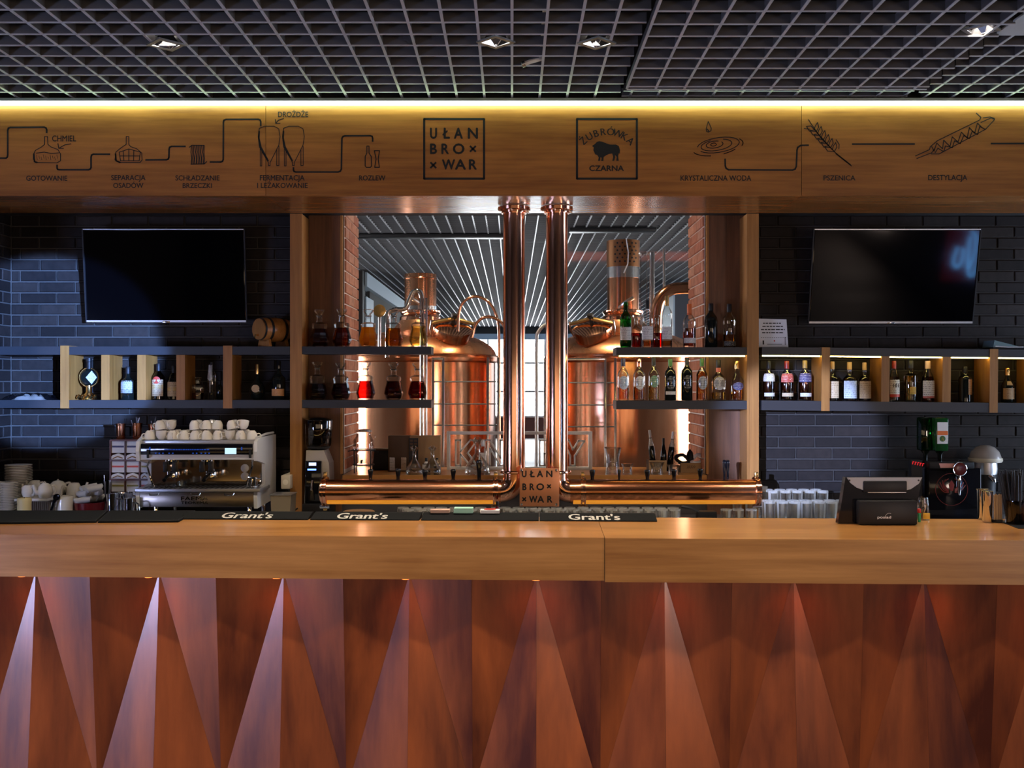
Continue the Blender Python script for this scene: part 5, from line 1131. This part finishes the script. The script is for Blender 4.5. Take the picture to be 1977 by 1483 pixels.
for px, Z, w_, top, lab in ((238, 6.47, .062, 952, 'wide steel pitcher before the tea chest'), (217, 6.36, .038, 953, 'narrow steel canister left of the wide pitcher'), (250, 6.32, .034, 962, 'small steel pitcher next to the coffee machine')):
    t = thing('steel_pitcher', lab, 'pitcher', (wx(px, Z), Z, BZ), 'steel pitchers by the coffee machine'); h_ = wz(top, Z)-BZ
    MB().lathe([(.0001, 0), (w_*.96, 0), (w_, .006), (w_*.94, h_*.7), (w_, h_), (w_*.96, h_), (w_*.90, h_*.7), (.0001, .01)], 26).build('body', M['chrome'], t)
    MB().tube(smoothpath([(w_*.95, -.01, h_*.85), (w_+.03, -.02, h_*.8), (w_+.03, -.02, h_*.35), (w_*.95, -.01, h_*.2)], 4), .005, 8).build('handle', M['steel'], t)
# right of the coffee machine
t = thing('socket_box', 'cream plastic socket box right of the coffee machine', 'socket', (wx(552, 6.7), 6.7, wz(944, 6.7))); MB().cbox(-.03, .03, -.01, .29, 0, .09, .005).build('cover', M['cream'], t); MB().lathe([(.0001, 0), (.018, 0), (.018, .004), (.0001, .004)], 16, Matrix.Translation((0, -.008, .045)) @ Matrix.Rotation(PI/2, 4, 'X')).build('socket_face', M['white'], t)
MB().tube(smoothpath([(.02, -.01, .0), (.035, -.03, -.08), (.05, -.05, -.14), (.09, -.06, -.12)], 5), .005, 6).build('cord', M['black'], t)
t = thing('tray_bin', 'beige metal tray bin beside the coffee grinder', 'bin', (wx(546, 6.50), 6.50, BZ)); h_ = wz(955, 6.50)-BZ
MB().prism([(-.055, 0), (.055, 0), (.065, h_), (-.065, h_)], -.06, .10).build('bin_body', pr('beige_metal', (.36,.30,.22), .35, .5), t, smooth=False); MB().cbox(-.07, .07, -.065, .105, h_, h_+.006, .002).build('bin_lid', M['steel_r'], t)
# ---------------------------------------------------------------- coffee grinder
ZG = 6.74
gr = thing('coffee_grinder', 'coffee grinder with smoky hopper and blue display by the post', 'grinder', (wx(611, ZG), ZG, BZ)); gz = lambda py: wz(py, ZG)-BZ; gx = lambda px: wx(px, ZG)-wx(611, ZG)
MB().lathe([(.075, gz(865)), (.085, gz(858)), (.092, gz(814)), (.090, gz(811)), (.088, gz(814)), (.080, gz(856)), (.0001, gz(862))], 28, Matrix.Translation((0, .08, 0))).build('hopper', M['glasssmoke'], gr)
MB().lathe([(.078, gz(856)), (.084, gz(842)), (.0001, gz(838))], 24, Matrix.Translation((0, .08, 0))).build('coffee_beans', pr('coffee_beans', (.035,.014,.008), .5, var=.5), gr)
MB().lathe([(.092, gz(813)), (.095, gz(811)), (.05, gz(807)), (.0001, gz(806))], 28, Matrix.Translation((0, .08, 0))).build('hopper_lid', M['blackgloss'], gr)
MB().lathe([(.05, gz(870)), (.076, gz(866)), (.078, gz(863))], 24, Matrix.Translation((0, .08, 0))).build('hopper_collar', M['black'], gr)
MB().prism([(gx(590), gz(870)), (gx(624), gz(870)), (gx(634), gz(895)), (gx(637), gz(978)), (gx(586), gz(978)), (gx(589), gz(895))], .02, .20).build('housing', M['steel_r'], gr, smooth=False)
fpn = MB().cbox(gx(589), gx(621), -.01, .03, gz(972), gz(890), .006).build('front_panel', M['blackgloss'], gr)
MB().box(gx(597), gx(611), -.012, -.0105, gz(899), gz(893)).build('display', emis('white_blue_screen', (.55, .65, 1.0), 1.6), gr, smooth=False); MB().box(gx(594.5), gx(611), -.012, -.0105, gz(908), gz(905)).build('light_bar', emis('blue_bar', (.12, .25, 1.0), 4), gr, smooth=False)
MB().tube([(gx(604), -.012, gz(928)), (gx(604), -.03, gz(933)), (gx(603), -.03, gz(946))], .007, 8).build('chute', M['steel'], gr)
MB().prism([(gx(600), gz(965)), (gx(608), gz(965)), (gx(606), gz(945)), (gx(602), gz(945))], -.03, -.012).build('doser_fork', M['chrome'], gr, smooth=False)
MB().cbox(gx(586), gx(638), -.05, .20, 0, gz(972), .006).build('base', M['black'], gr)
# ================================================================ things on the ledge
def led_z(): return SILL+.001
t = thing('drink_dispenser', 'glass drink dispenser on a black wire stand at the left end of the ledge', 'dispenser', (wx(702, 7.08), 7.08, led_z())); dz_ = lambda y: wz(y, 7.08)-SILL; rr = sz(20, 7.08)
MB().lathe([(.0001, dz_(896)), (rr*.9, dz_(896)), (rr*.98, dz_(890)), (rr, dz_(868)), (rr*1.05, dz_(862)), (rr*.95, dz_(856)), (rr*.98, dz_(850)), (rr*.72, dz_(842)), (rr*.68, dz_(834)), (rr*.74, dz_(832))], 28).build('urn', glass('rosy_glass', (.97,.90,.86)), t)
MB().lathe([(rr*.76, dz_(834)), (rr*.78, dz_(831)), (rr*.4, dz_(829)), (.0001, dz_(828))], 24).build('lid', M['steel'], t)
MB().tube([(0, -rr, dz_(888)), (0, -rr-.03, dz_(888)), (0, -rr-.035, dz_(893))], .007, 8).build('spigot', M['black'], t)
b = MB()
for k in range(4): a = PI/4+k*PI/2; b.tube([(rr*1.1*math.cos(a), rr*1.1*math.sin(a), dz_(869)), (rr*1.1*math.cos(a), rr*1.1*math.sin(a), 0)], .004, 6)
b.tube([(rr*1.12*math.cos(a), rr*1.12*math.sin(a), dz_(869)) for a in [2*PI*i/24 for i in range(25)]], .004, 6); b.tube([(rr*1.0*math.cos(a), rr*1.0*math.sin(a), dz_(897)) for a in [2*PI*i/24 for i in range(25)]], .005, 6)
b.tube([(-.105, -.03, dz_(871)), (-.07, -.03, dz_(869.5)), (.07, -.03, dz_(869.5)), (.105, -.03, dz_(872))], .004, 6)
b.build('wire_stand', M['black'], t)
for s in (-1, 1): MB().tube(smoothpath([(s*rr*.75, 0, dz_(840)), (s*rr*1.15, 0, dz_(843)), (s*rr*1.1, 0, dz_(853)), (s*rr*.9, 0, dz_(855))], 4), .004, 6).build('ear_handle', M['glass'], t)
t = thing('gift_box', 'brown cardboard gift box with two printed oval windows', 'box', (wx(800, 7.2), 7.2, led_z())); gx2 = lambda p: wx(p, 7.2)-wx(800, 7.2); gz2 = lambda y: wz(y, 7.2)-SILL
MB().cbox(gx2(750), gx2(791), -.02, .10, 0, gz2(842), .003).build('dark_side', M['card_d'], t); MB().cbox(gx2(791.5), gx2(850), -.02, .10, 0, gz2(842), .003).build('light_side', M['card'], t)
MB().box(gx2(790), gx2(808), -.024, -.021, gz2(895), gz2(846)).build('hexagon_panel', M['ink'], t, smooth=False)
b = MB()
for r_ in range(4):
    for c_ in range(2): b.box(gx2(792+c_*8), gx2(798+c_*8), -.026, -.0245, gz2(853+r_*6), gz2(849+r_*6))
b.build('hexagon_print', M['card_d'], t, smooth=False)
for px, m in ((758, 'lab_w'), (780, 'lab_c')): MB().cbox(gx2(px-5), gx2(px+5), -.024, -.0205, gz2(908), gz2(883), .001).build('oval_window', M[m], t)
bottle('dark bottle with white label and blue cross before the gift box', 823, 884, 7.12, led_z(), 16, 'squat', 'glassdark', None, 0, 'black', [(.25, .75, 'lab_w', 1.1)])
bottle('small bottle with cream label at the edge of the gift box', 844, 884, 7.12, led_z(), 13, 'squat', 'glassdark', None, 0, 'black', [(.45, .9, 'lab_c', 1.1)])
def ship(px, top, Z, wpx, lab, zb_=None):
    t = thing('ship_decanter', lab, 'decanter', (wx(px, Z), Z, led_z() if zb_ is None else zb_), 'clear glass ship decanters'); h_ = wz(top, Z)-(led_z() if zb_ is None else zb_); r = sz(wpx/2, Z)
    MB().lathe([(.0001, 0), (r*.95, 0), (r, .01), (r*.9, h_*.25), (r*.5, h_*.45), (r*.22, h_*.58), (r*.20, h_*.85), (r*.45, h_*.97), (r*.48, h_), (r*.42, h_*.98), (r*.17, h_*.84), (r*.18, h_*.6), (r*.8, h_*.24), (.0001, .012)], 24).build('glass_body', M['glass'], t)
    MB().lathe([(.0001, h_*.90), (r*.14, h_*.92), (r*.30, h_*1.0), (r*.2, h_*1.06), (.0001, h_*1.08)], 14).build('glass_stopper', M['glass'], t)
ship(800, 864, 6.97, 34, 'clear glass ship decanter in front of the dark half of the gift box'); ship(835, 864, 6.97, 34, 'clear glass ship decanter in front of the light half of the gift box'); ship(922, 848, 6.97, 50, 'large conical glass decanter behind the tall tap handle')
bottle('slim clear bottle with pale stopper inside the letter sign', 932, 849, 7.2, led_z(), 16, 'tall', 'glass', None, 0, 'paper', [(.25, .6, 'lab_w', .9)])
for px, top, w_, lab in ((1183, 864, 34, 'tall cut glass vase behind the right beer pipe'), (1211, 895, 24, 'short cut glass vase beside the tall one'), (1268, 893, 30, 'cut glass tumbler before the bottle carton'), (1300, 897, 26, 'glass bowl between the two cartons')):
    Z = 6.97; t = thing('glass_vase', lab, 'vase', (wx(px, Z), Z, led_z()), 'cut glass vases on the ledge'); h_ = wz(top, Z)-led_z(); r = sz(w_/2, Z)
    MB().lathe([(.0001, 0), (r*.8, 0), (r*.75, h_*.4), (r*.72, h_*.6), (r*1.0, h_), (r*.94, h_), (r*.66, h_*.6), (r*.68, h_*.3), (.0001, .02)], 12).build('glass_body', M['glass'], t)
    MB().lathe([(r*.97, h_*.97), (r*1.03, h_), (r*.94, h_*1.01)], 12).build('rim', M['glass'], t)
def carton(px0, px1, top, Z, lab, m):
    t = thing('bottle_carton', lab, 'carton', (wx((px0+px1)/2, Z), Z, led_z()), 'bottle cartons on the ledge'); w_ = sz(px1-px0, Z)/2; h_ = wz(top, Z)-led_z()
    MB().box(-w_, w_, -.05, -.046, 0, h_).build('front', M[m], t, smooth=False); MB().box(-w_, w_, .08, .084, 0, h_*.9).build('back', M['card'], t, smooth=False)
    for s in (-1, 1): MB().prism([(s*w_, 0), (s*w_-s*.004, 0), (s*w_-s*.004, h_*1.0), (s*w_, h_*1.0)], -.046, .08).build('side', M['card_d'], t, smooth=False)
    b = MB()
    for k in range(5): b.tube([(-.03+k*.012, -.051, h_*.45), (-.02+k*.012, -.051, h_*.62), (-.026+k*.012, -.051, h_*.75)], .002, 4)
    b.build('print', M['card_d'], t); return t
carton(1251, 1285, 888, 7.12, 'pale printed carton holding swing top bottles', 'cork'); carton(1312, 1352, 893, 7.12, 'low brown carton with black ribbon bow near the brick reveal', 'card')
for i, (px, top, rot) in enumerate(((1262, 830, -.10), (1281, 846, 0), (1292, 833, .10))):
    t = bottle('dark beer bottle with %s in the carton' % ('white swing top leaning away from the post', 'plain dark cap', 'pale swing top nearest the post')[i], px, top, 7.14, led_z()+.005, 12, 'slim', 'glassdark', None, 0, ('paper', 'black', 'paper')[i], [(.62, .80, 'lab_w', 1.0)] if i != 1 else [], 'beer bottles in the carton'); t.rotation_euler = (0, rot, 0)
t = thing('ribbon_bow', 'black ribbon bow with white paper on the low carton', 'bow', (wx(1332, 7.1), 7.1, wz(892, 7.1)))
for s in (-1, 1): MB().tube(smoothpath([(0, 0, 0), (s*.05, -.01, .05), (s*.10, 0, .03), (s*.06, 0, -.005), (0, 0, .0)], 4), .012, 8).build('loop', M['black'] if s < 0 else M['paper'], t)
MB().lathe([(.0001, .0), (.03, .02), (.02, .07), (.0001, .09)], 10).build('knot', M['black'], t)
t = bottle('dark red bottle standing by the brick reveal on the ledge', 1360, 884, 7.1, led_z(), 15, 'slim', 'glassdark', None, 0, 'red', [(.2, .5, 'lab_r', 1.0)])
t = thing('wire_rack', 'dark box behind the glass dispenser stand', 'box', (wx(738, 7.35), 7.35, led_z())); MB().cbox(-.06, .06, -.05, .05, 0, .14, .004).build('box_body', M['black'], t); MB().cbox(-.063, .063, -.053, .053, .14, .152, .003).build('box_lid', M['card_d'], t)
# ================================================================ beer glasses on the back bar
def tumbler(r, h_, key, seg=11):
    def fn():
        me = MB().lathe([(.0001, 0), (r*.80, 0), (r*.83, .005), (r*.90, h_*.4), (r, h_*.93), (r*1.0, h_), (r*.95, h_), (r*.84, h_*.4), (r*.76, .022), (.0001, .018)], seg).mesh('tumbler_glass', M['glassware'], True, 25); me.materials.append(M['glass_highlight'])
        for p_ in me.polygons:
            j_, i_ = divmod(p_.index, seg)
            p_.material_index = 1 if j_ in (0, 1, 4, 5, 8) or (j_ in (2, 3) and i_ % 4 == 0) else 0  # rims, bases and some wall facets carry the painted highlights
        return me
    return cached(key, fn)
g1 = tumbler(.037, .165, 'pint'); g2 = tumbler(.036, .12, 'short', 13); g3 = tumbler(.034, .215, 'tall', 10)
def shelf_glasses(rows, where, grp, jitter=.003):
    for (a, b_, step, Z, me, rname) in rows:
        px = a; i = 0
        while px <= b_:
            o = link('beer_glass', me, None, (wx(px, Z)+random.uniform(-jitter, jitter), Z+random.uniform(-.004, .004), BZ), (0, 0, random.random()))
            tag(o, 'clear beer glass %s, %s from the left in the %s' % (where, ORD[i], rname), 'glass', grp); px += step; i += 1
shelf_glasses([(1486, 1660, 24, 6.32, g1, 'front row'), (1482, 1640, 24, 6.405, g1, 'second row'), (1492, 1610, 24, 6.49, g3, 'third row'), (1482, 1590, 23.5, 6.575, g3, 'fourth row')], 'right of the copper pipe', 'beer glasses right of the tap tower')
shelf_glasses([(1424, 1480, 24, 6.76, g3, 'back row')], 'behind the pipe end', 'beer glasses behind the pipe end')
shelf_glasses([(788, 945, 24.5, 6.30, g2, 'front row'), (778, 940, 25, 6.385, g2, 'second row')], 'under the left beer pipe', 'beer glasses under the left pipe')
shelf_glasses([(985, 1320, 24.5, 6.30, g2, 'front row'), (975, 1315, 25, 6.385, g2, 'second row'), (1402, 1455, 24, 6.30, g2, 'end row')], 'under right beer pipe', 'beer glasses under the right pipe')
t = thing('utensil_box', 'black plastic box under the right beer pipe', 'box', (wx(1366, 6.32), 6.32, BZ)); MB().cbox(-.06, .06, 0, .08, 0, .10, .006).build('box_body', M['black'], t); MB().tube([(-.04, .03, .09), (-.10, .02, .12), (-.16, .02, .13)], .01, 6).build('handle', M['black'], t)
t = thing('plastic_tub', 'translucent ribbed tub under the left beer pipe', 'tub', (wx(693, 6.34), 6.34, BZ)); MB().lathe([(.0001, 0), (.085, 0), (.095, .10), (.09, .10), (.08, .008), (.0001, .006)], 24).build('tub_body', pr('cloudy_plastic', (.42,.42,.36), .4), t); MB().lathe([(.096, .095), (.099, .10), (.092, .104)], 24).build('rim', M['steel_r'], t)
t = thing('bar_cloth', 'crumpled black cloth beside the translucent tub', 'cloth', (wx(749, 6.33), 6.33, BZ)); crumple(MB(), -.075, .075, -.05, .06, .08, seed=9).build('fold', M['blackmat'], t); crumple(MB(), -.05, .08, -.06, .02, .05, seed=11).build('corner', M['black'], t)
for px, lab in ((960, 'dark red bottle end between the glasses left of the name plate'),):
    bottle(lab, px, 968, 6.33, BZ, 14, 'slim', 'maroon', None, 0, 'black', [])
# ================================================================ right end of the back bar
ZJ = 6.5
jm = thing('shot_chiller', 'black shot chiller machine with red round emblem and inverted bottles', 'machine', (wx(1842, ZJ), ZJ, BZ)); jx = lambda p: wx(p, ZJ)-wx(1842, ZJ); jz = lambda y: wz(y, ZJ)-BZ
MB().cbox(jx(1793), jx(1895), 0, .22, 0, jz(904), .010).build('housing', M['blackgloss'], jm)
MB().cbox(jx(1793), jx(1880), -.012, .05, jz(905), jz(892), .006).build('top_hood', M['black'], jm)
MB().prism([(jx(1814), jz(903)), (jx(1838), jz(903)), (jx(1841), jz(894.5)), (jx(1811), jz(894.5))], -.016, -.012).build('name_strip', pr('pink_strip', (.62,.28,.24), .5), jm, smooth=False)
rd = pr('red_emblem', (.22, .014, .008), .4); ctr = (jx(1837), jz(945)); b = MB()
R_ = sz(31, ZJ); b.tube([(ctr[0]+R_*math.cos(a), -.002, ctr[1]+R_*math.sin(a)) for a in [2*PI*i/40 for i in range(41)]], .0016, 5); b.build('emblem_ring', rd, jm)
b = MB()
for s in (-1, 1):
    for k in range(5):
        a0_ = math.radians(20+k*14); r1 = R_*(.92-.04*k)
        b.tube(smoothpath([(ctr[0]+s*.02, -.002, ctr[1]-.02+k*.004), (ctr[0]+s*R_*.5, -.002, ctr[1]-.015+k*.014), (ctr[0]+s*r1*math.cos(a0_), -.002, ctr[1]+r1*math.sin(a0_)*.9)], 4), .003, 5)
b.build('emblem_wings', rd, jm)
MB().prism([(ctr[0]-.018, ctr[1]+.03), (ctr[0], ctr[1]+.06), (ctr[0]+.018, ctr[1]+.03), (ctr[0]+.008, ctr[1]-.01), (ctr[0]-.008, ctr[1]-.01)], -.003, -.001).build('emblem_head', rd, jm, smooth=False)
MB().lathe([(.0001, 0), (.040, 0), (.043, .004), (.043, .010), (.038, .013), (.0001, .010)], 28, Matrix.Translation((jx(1849), -.02, jz(905))) @ Matrix.Rotation(PI/2, 4, 'X')).build('tap_medallion', pr('dark_red_disc', (.10,.012,.01), .25), jm)
MB().tube([(jx(1849)+.043*math.cos(a), -.032, jz(905)+.043*math.sin(a)) for a in [2*PI*i/28 for i in range(29)]], .003, 6).build('medallion_ring', M['chrome'], jm)
MB().lathe([(.006, jz(955)), (.011, jz(945)), (.009, jz(932)), (.012, jz(928)), (.007, jz(918))], 12, Matrix.Translation((jx(1848), -.03, 0))).build('tap_lever', M['chrome'], jm)
MB().cbox(jx(1790), jx(1898), -.10, .02, 0, .022, .006).build('drip_tray', M['black'], jm)
for k, (px, dy) in enumerate(((1827, .06), (1806, .12))):
    bb = MB().cbox(jx(px-13), jx(px+13), dy, dy+.085, jz(873), jz(807), .012).build('inverted_bottle', M['glassgreen'] if k else pr('dark_green_glass', (.01,.06,.015), .06), jm)
    MB().lathe([(.013, jz(893)), (.014, jz(880)), (.03, jz(873))], 14, Matrix.Translation((jx(px), dy+.04, 0))).build('bottle_neck', M['glassdark'], bb)
    if not k:
        MB().box(jx(px-10), jx(px+10.5), dy-.002, dy-.001, jz(858), jz(816)).build('paper_label', M['paper'], bb, smooth=False); MB().box(jx(px-10), jx(px+10.5), dy-.004, dy-.0025, jz(841), jz(833)).build('orange_band', M['orangep'], bb, smooth=False)
        MB().lathe([(.0001, 0), (.019, 0), (.019, .001), (.0001, .001)], 20, Matrix.Translation((jx(px), dy-.003, jz(848))) @ Matrix.Rotation(PI/2, 4, 'X')).build('green_seal', M['gdark'], bb)
        MB().tube([(jx(px)-.006, dy-.005, jz(852)), (jx(px), dy-.005, jz(845)), (jx(px)+.006, dy-.005, jz(852))], .0015, 4).build('seal_mark', M['lab_y'], bb)
t = thing('red_readout', 'small red glowing readout left of the shot chiller', 'display', (wx(1772, 6.55), 6.55, BZ)); 
MB().box(-.04, .03, .004, .05, 0, wz(889, 6.55)-BZ).build('stand_box', M['black'], t)
b = MB()
for k in range(5): zz = wz(893, 6.55)-BZ-.003*k; b.tube([(-.035+k*.016, -.001, zz-.012), (-.031+k*.016, -.001, zz+.006)], .0022, 4); b.tube([(-.033+k*.016, -.001, zz+.006), (-.023+k*.016, -.001, zz+.004)], .0018, 4)
b.build('digits', emis('red_digits', (1, .03, .04), .8), t)
ZU = 6.5
ju = thing('citrus_juicer', 'citrus juicer with pale dome lid beside the shot chiller', 'juicer', (wx(1902, ZU+.36), ZU+.36, BZ)); uz = lambda y: wz(y, ZU+.36)-BZ; ru = sz(30, ZU+.36)
MB().lathe([(ru*1.02, uz(891)), (ru*1.0, uz(886)), (ru*.84, uz(872)), (ru*.55, uz(863)), (ru*.25, uz(859.5)), (.0001, uz(859))], 32).build('dome_lid', pr('pale_smoky_plastic', (.34,.30,.27), .22), ju)
MB().lathe([(ru*.98, uz(892)), (ru*1.04, uz(889)), (ru*1.02, uz(884))], 32).build('lid_rim', M['cream'], ju)
MB().lathe([(ru*.70, uz(915)), (ru*.74, uz(905)), (ru*.70, uz(892))], 28).build('collar', M['steel_r'], ju)
MB().lathe([(ru*.72, 0), (ru*.70, .02), (ru*.62, uz(950)), (ru*.68, uz(915))], 28).build('motor_base', M['black'], ju)
MB().tube([(0, -ru*.65, uz(918)), (.01, -ru*.95, uz(924)), (.012, -ru*1.0, uz(929))], [.016, .015, .012], 12).build('spout', M['chrome'], ju)
# ================================================================ things on the counter
def onbar(px, Z): return (wx(px, Z), Z, TZ+.001)
ZPOS = 4.62
po = thing('cash_terminal', 'black point of sale terminal seen from behind on the counter', 'cash terminal', onbar(1698, ZPOS)); qx = lambda p: wx(p, ZPOS)-wx(1698, ZPOS); qz = lambda y: wz(y, ZPOS)-TZ-.001
MB().prism([(qx(1617), .0), (qx(1762), .0), (qx(1779), qz(921)), (qx(1631), qz(921))], -.01, .03).build('screen_back', M['blackgloss'], po, smooth=False)
MB().prism([(qx(1633), qz(921.5)), (qx(1778), qz(921.5)), (qx(1772), qz(933)), (qx(1756), qz(944)), (qx(1746), qz(946)), (qx(1665), qz(946)), (qx(1652), qz(941)), (qx(1640), qz(932))], -.014, -.010).build('grey_band', pr('silver_grey_plastic', (.36,.36,.38), .4), po, smooth=False)
MB().cbox(qx(1664), qx(1748), -.022, -.012, qz(950), qz(928), .005).build('rear_hatch', M['black'], po)
MB().cbox(qx(1672), qx(1746), -.024, -.021, qz(951), qz(949), .001).build('hatch_edge', M['steel_r'], po)
for px in (1638, 1771): MB().lathe([(.0001, 0), (.004, 0), (.004, .003), (.0001, .003)], 8, Matrix.Translation((qx(px), -.013, qz(927))) @ Matrix.Rotation(PI/2, 4, 'X')).build('screw', M['black'], po)
MB().cbox(qx(1650), qx(1762), -.06, -.012, 0, qz(964), .008).build('foot', M['black'], po)
zf = -.061
text('posiad', wx(1694, ZPOS-.06)-wx(1698, ZPOS), wx(1720, ZPOS-.06)-wx(1698, ZPOS), qz(997.5), qz(993), zf, M['paper'], po, bold=.0005)
b = MB(); b.tube([(qx(1707)+.018*math.cos(a), zf-.0005, qz(997)+.022*math.sin(a)) for a in [PI*.35+PI*.5*i/10 for i in range(11)]], .0008, 4); b.build('logo_arc', M['paper'], po)
# lighters and glass by the terminal
t = thing('lighter_pair', 'two green lighters with red tops beside the terminal', 'lighter', onbar(1771, 4.66))
for k in (-1, 1): MB().cbox(k*.0085-.006, k*.0085+.006, -.006, .006, 0, .042, .003).build('lighter_body', M['green'], t); MB().cbox(k*.0085-.007, k*.0085+.007, -.007, .007, .042, .062, .003).build('lighter_top', M['red'], t)
t = thing('shot_glass', 'stemless glass jar behind the lighters', 'glass', onbar(1781, 4.74)); h_ = .105
MB().lathe([(.0001, 0), (.028, 0), (.030, .004), (.027, h_*.7), (.024, h_), (.022, h_), (.024, h_*.7), (.0001, .01)], 18).build('jar_body', M['glass'], t); MB().cbox(-.010, .022, -.033, -.029, .008, .035, .002).build('yellow_tag', M['yellow'], t)
t = thing('shaker_tin', 'slim chrome shaker tin by the wooden sticks', 'shaker', onbar(1906, 4.66)); h_ = wz(949, 4.66)-TZ
MB().lathe([(.0001, 0), (.019, 0), (.021, .004), (.026, h_), (.0245, h_), (.018, .01), (.0001, .008)], 22).build('tin', M['chrome'], t); MB().lathe([(.0255, h_*.985), (.0275, h_), (.0245, h_*1.01)], 22).build('rim', M['chrome'], t)
t = thing('shaker_tin', 'second chrome tin half hidden behind the slim shaker', 'shaker', onbar(1898, 4.76)); h_ = wz(945, 4.76)-TZ
MB().lathe([(.0001, 0), (.020, 0), (.022, .004), (.028, h_), (.0265, h_), (.019, .01), (.0001, .008)], 22).build('tin', M['chrome'], t); MB().lathe([(.0275, h_*.985), (.0295, h_), (.0265, h_*1.01)], 22).build('rim', M['chrome'], t)
t = thing('stick_holder', 'bundle of wooden stirring sticks beside the chrome shaker', 'stick bundle', onbar(1925, 4.66)); h_ = wz(955, 4.66)-TZ
for k in range(11): x = -.018+.0036*k; MB().box(x, x+.003, -.008+.002*(k % 3), -.002+.002*(k % 3), 0.0, h_+random.uniform(-.004, .004)).build('stick', M['cork'], t, smooth=False)
MB().lathe([(.0001, 0), (.024, 0), (.024, .012), (.0001, .012)], 16).build('holder_base', M['black'], t)
st = thing('straw_holder', 'dark glass holder full of black straws at the right edge', 'straw holder', onbar(1962, 4.62)); h_ = .105
MB().lathe([(.0001, 0), (.045, 0), (.047, .004), (.046, h_), (.043, h_), (.042, .008), (.0001, .006)], 20).build('jar', M['glasssmoke'], st)
for k in range(34):
    a = random.random()*6.28; r_ = random.uniform(.005, .038); lean = random.uniform(.0, .045)
    MB().tube([(r_*math.cos(a), r_*math.sin(a), .01), (r_*math.cos(a)+lean*math.cos(a)*1.2, r_*math.sin(a)+lean*math.sin(a)*.6, random.uniform(.22, .245))], .0035, 6).build('straw', M['black'], st)
t = thing('bar_mat', 'black rubber bar mat under the straw holder at the right edge', 'mat', (0, 0, TZ))
MB().add([(wx(1925, 4.72), 4.72, .0005), (2.42, 4.72, .0005), (2.42, 4.45, .0005), (wx(1955, 4.5), 4.45, .0005), (wx(1925, 4.72), 4.72, .0009), (2.42, 4.72, .0009), (2.42, 4.45, .0009), (wx(1955, 4.5), 4.45, .0009)], [(0,1,2,3),(7,6,5,4),(0,4,5,1),(1,5,6,2),(2,6,7,3),(3,7,4,0)]).build('sheet', M['blackmat'], t, smooth=False)
MB().tube([(wx(1925, 4.72), 4.72, .002), (wx(1955, 4.5), 4.45, .002), (2.42, 4.45, .002)], .0015, 5).build('edge', M['black'], t)
# bar runners with the whisky name
def ybar(px, off):
    """depth of the counter's rear strip at a pixel column"""
    x = wx(px, 4.75); return 4.206+off+x*math.tan(ANG)
for i, (a, b_, ta, tb) in enumerate(((352, 600, 430, 528), (603, 812, 652, 749), (815, 1040, None, None), (1042, 1266, 1098, 1196))):
    Za, Zb2 = ybar((a+b_)/2, .545), 0; xa_, xb_ = wx(a, Za), wx(b_, Za)
    lab = ('black bar runner with white script nearest the menus', 'black bar runner with white script below the grinder', 'plain black bar runner carrying the coasters', 'black bar runner with white script right of the name plate')[i]
    t = thing('bar_runner', lab, 'bar runner', ((xa_+xb_)/2, Za, TZ+.0005), 'black bar runners along the counter', ANG); w_ = (xb_-xa_)/2
    MB().xprism([(-.05, 0), (.075, 0), (.075, .024), (.045, .024), (-.05, .004)], -w_, w_).build('strip', M['blackmat'], t, smooth=False)
    if ta:
        q0 = ta; p0, p1 = wx(ta, Za)-(xa_+xb_)/2, wx(tb, Za)-(xa_+xb_)/2
        o = text("Grant's", p0, p1, 0, .075, 0, M['cloth'], t, bold=.0016, thick=.0008)
        o.location = (0, -.042, .0062); o.rotation_euler = (-PI/2+math.atan2(.02, .095), 0, 0)
for px, m, lab, w_, h_ in ((850, 'pinkc', 'stack of pinkish paper coasters on the runner', .045, .018), (895, 'mint', 'stack of mint green paper coasters on the runner', .045, .024), (946, 'paper', 'stack of white and red coasters on the runner', .046, .018)):
    Za = ybar(px, .60); t = thing('coaster_stack', lab, 'coasters', (wx(px, Za), Za, TZ+.0255), 'coaster stacks on the bar runner')
    n = int(h_/.003)
    for k in range(n): MB().cbox(-w_+random.uniform(-.002, .002), w_, -.03, .03, k*.003, k*.003+.0026, .0006).build('coaster', M[m], t)
    if m == 'paper': MB().tube([(.025*math.cos(a), .018*math.sin(a), n*.003+.0004) for a in [2*PI*i/24 for i in range(25)]], .004, 5).build('red_ring', M['redink'], t)
# menus
for i, (c_, lab) in enumerate((([(-30, 1013), (186, 1009.5), (208, 989.5), (-30, 989.5)], 'black menu board at the left edge of the counter'), ([(189, 1010), (344, 1009), (378, 989.5), (211, 989.5)], 'black menu board next to the bar runners'))):
    P = []
    for px, py in c_:
        Z = (CAMH-TZ)*F/(py-CY); P.append(Vector((wx(px, Z), Z, 0)))
    cen = sum(P, Vector())/4; t = thing('menu_board', lab, 'menu', (cen.x, cen.y, TZ+.0005), 'black menu boards on the counter')
    q = [p-cen for p in P]; ins = [p*.985 for p in q]
    h_ = .010
    MB().add([(p.x, p.y, 0) for p in q]+[(p.x, p.y, h_*.6) for p in q]+[(p.x, p.y, h_) for p in ins], [(3,2,1,0)]+[(i_, (i_+1) % 4, (i_+1) % 4+4, i_+4) for i_ in range(4)]+[(i_+4, (i_+1) % 4+4, (i_+1) % 4+8, i_+8) for i_ in range(4)]+[(8,9,10,11)]).build('cover', M['blackmat'], t, smooth=False)
    MB().tube([(p.x, p.y, h_*.9) for p in ins]+[(ins[0].x, ins[0].y, h_*.9)], .0015, 5).build('stitched_edge', M['black'], t)
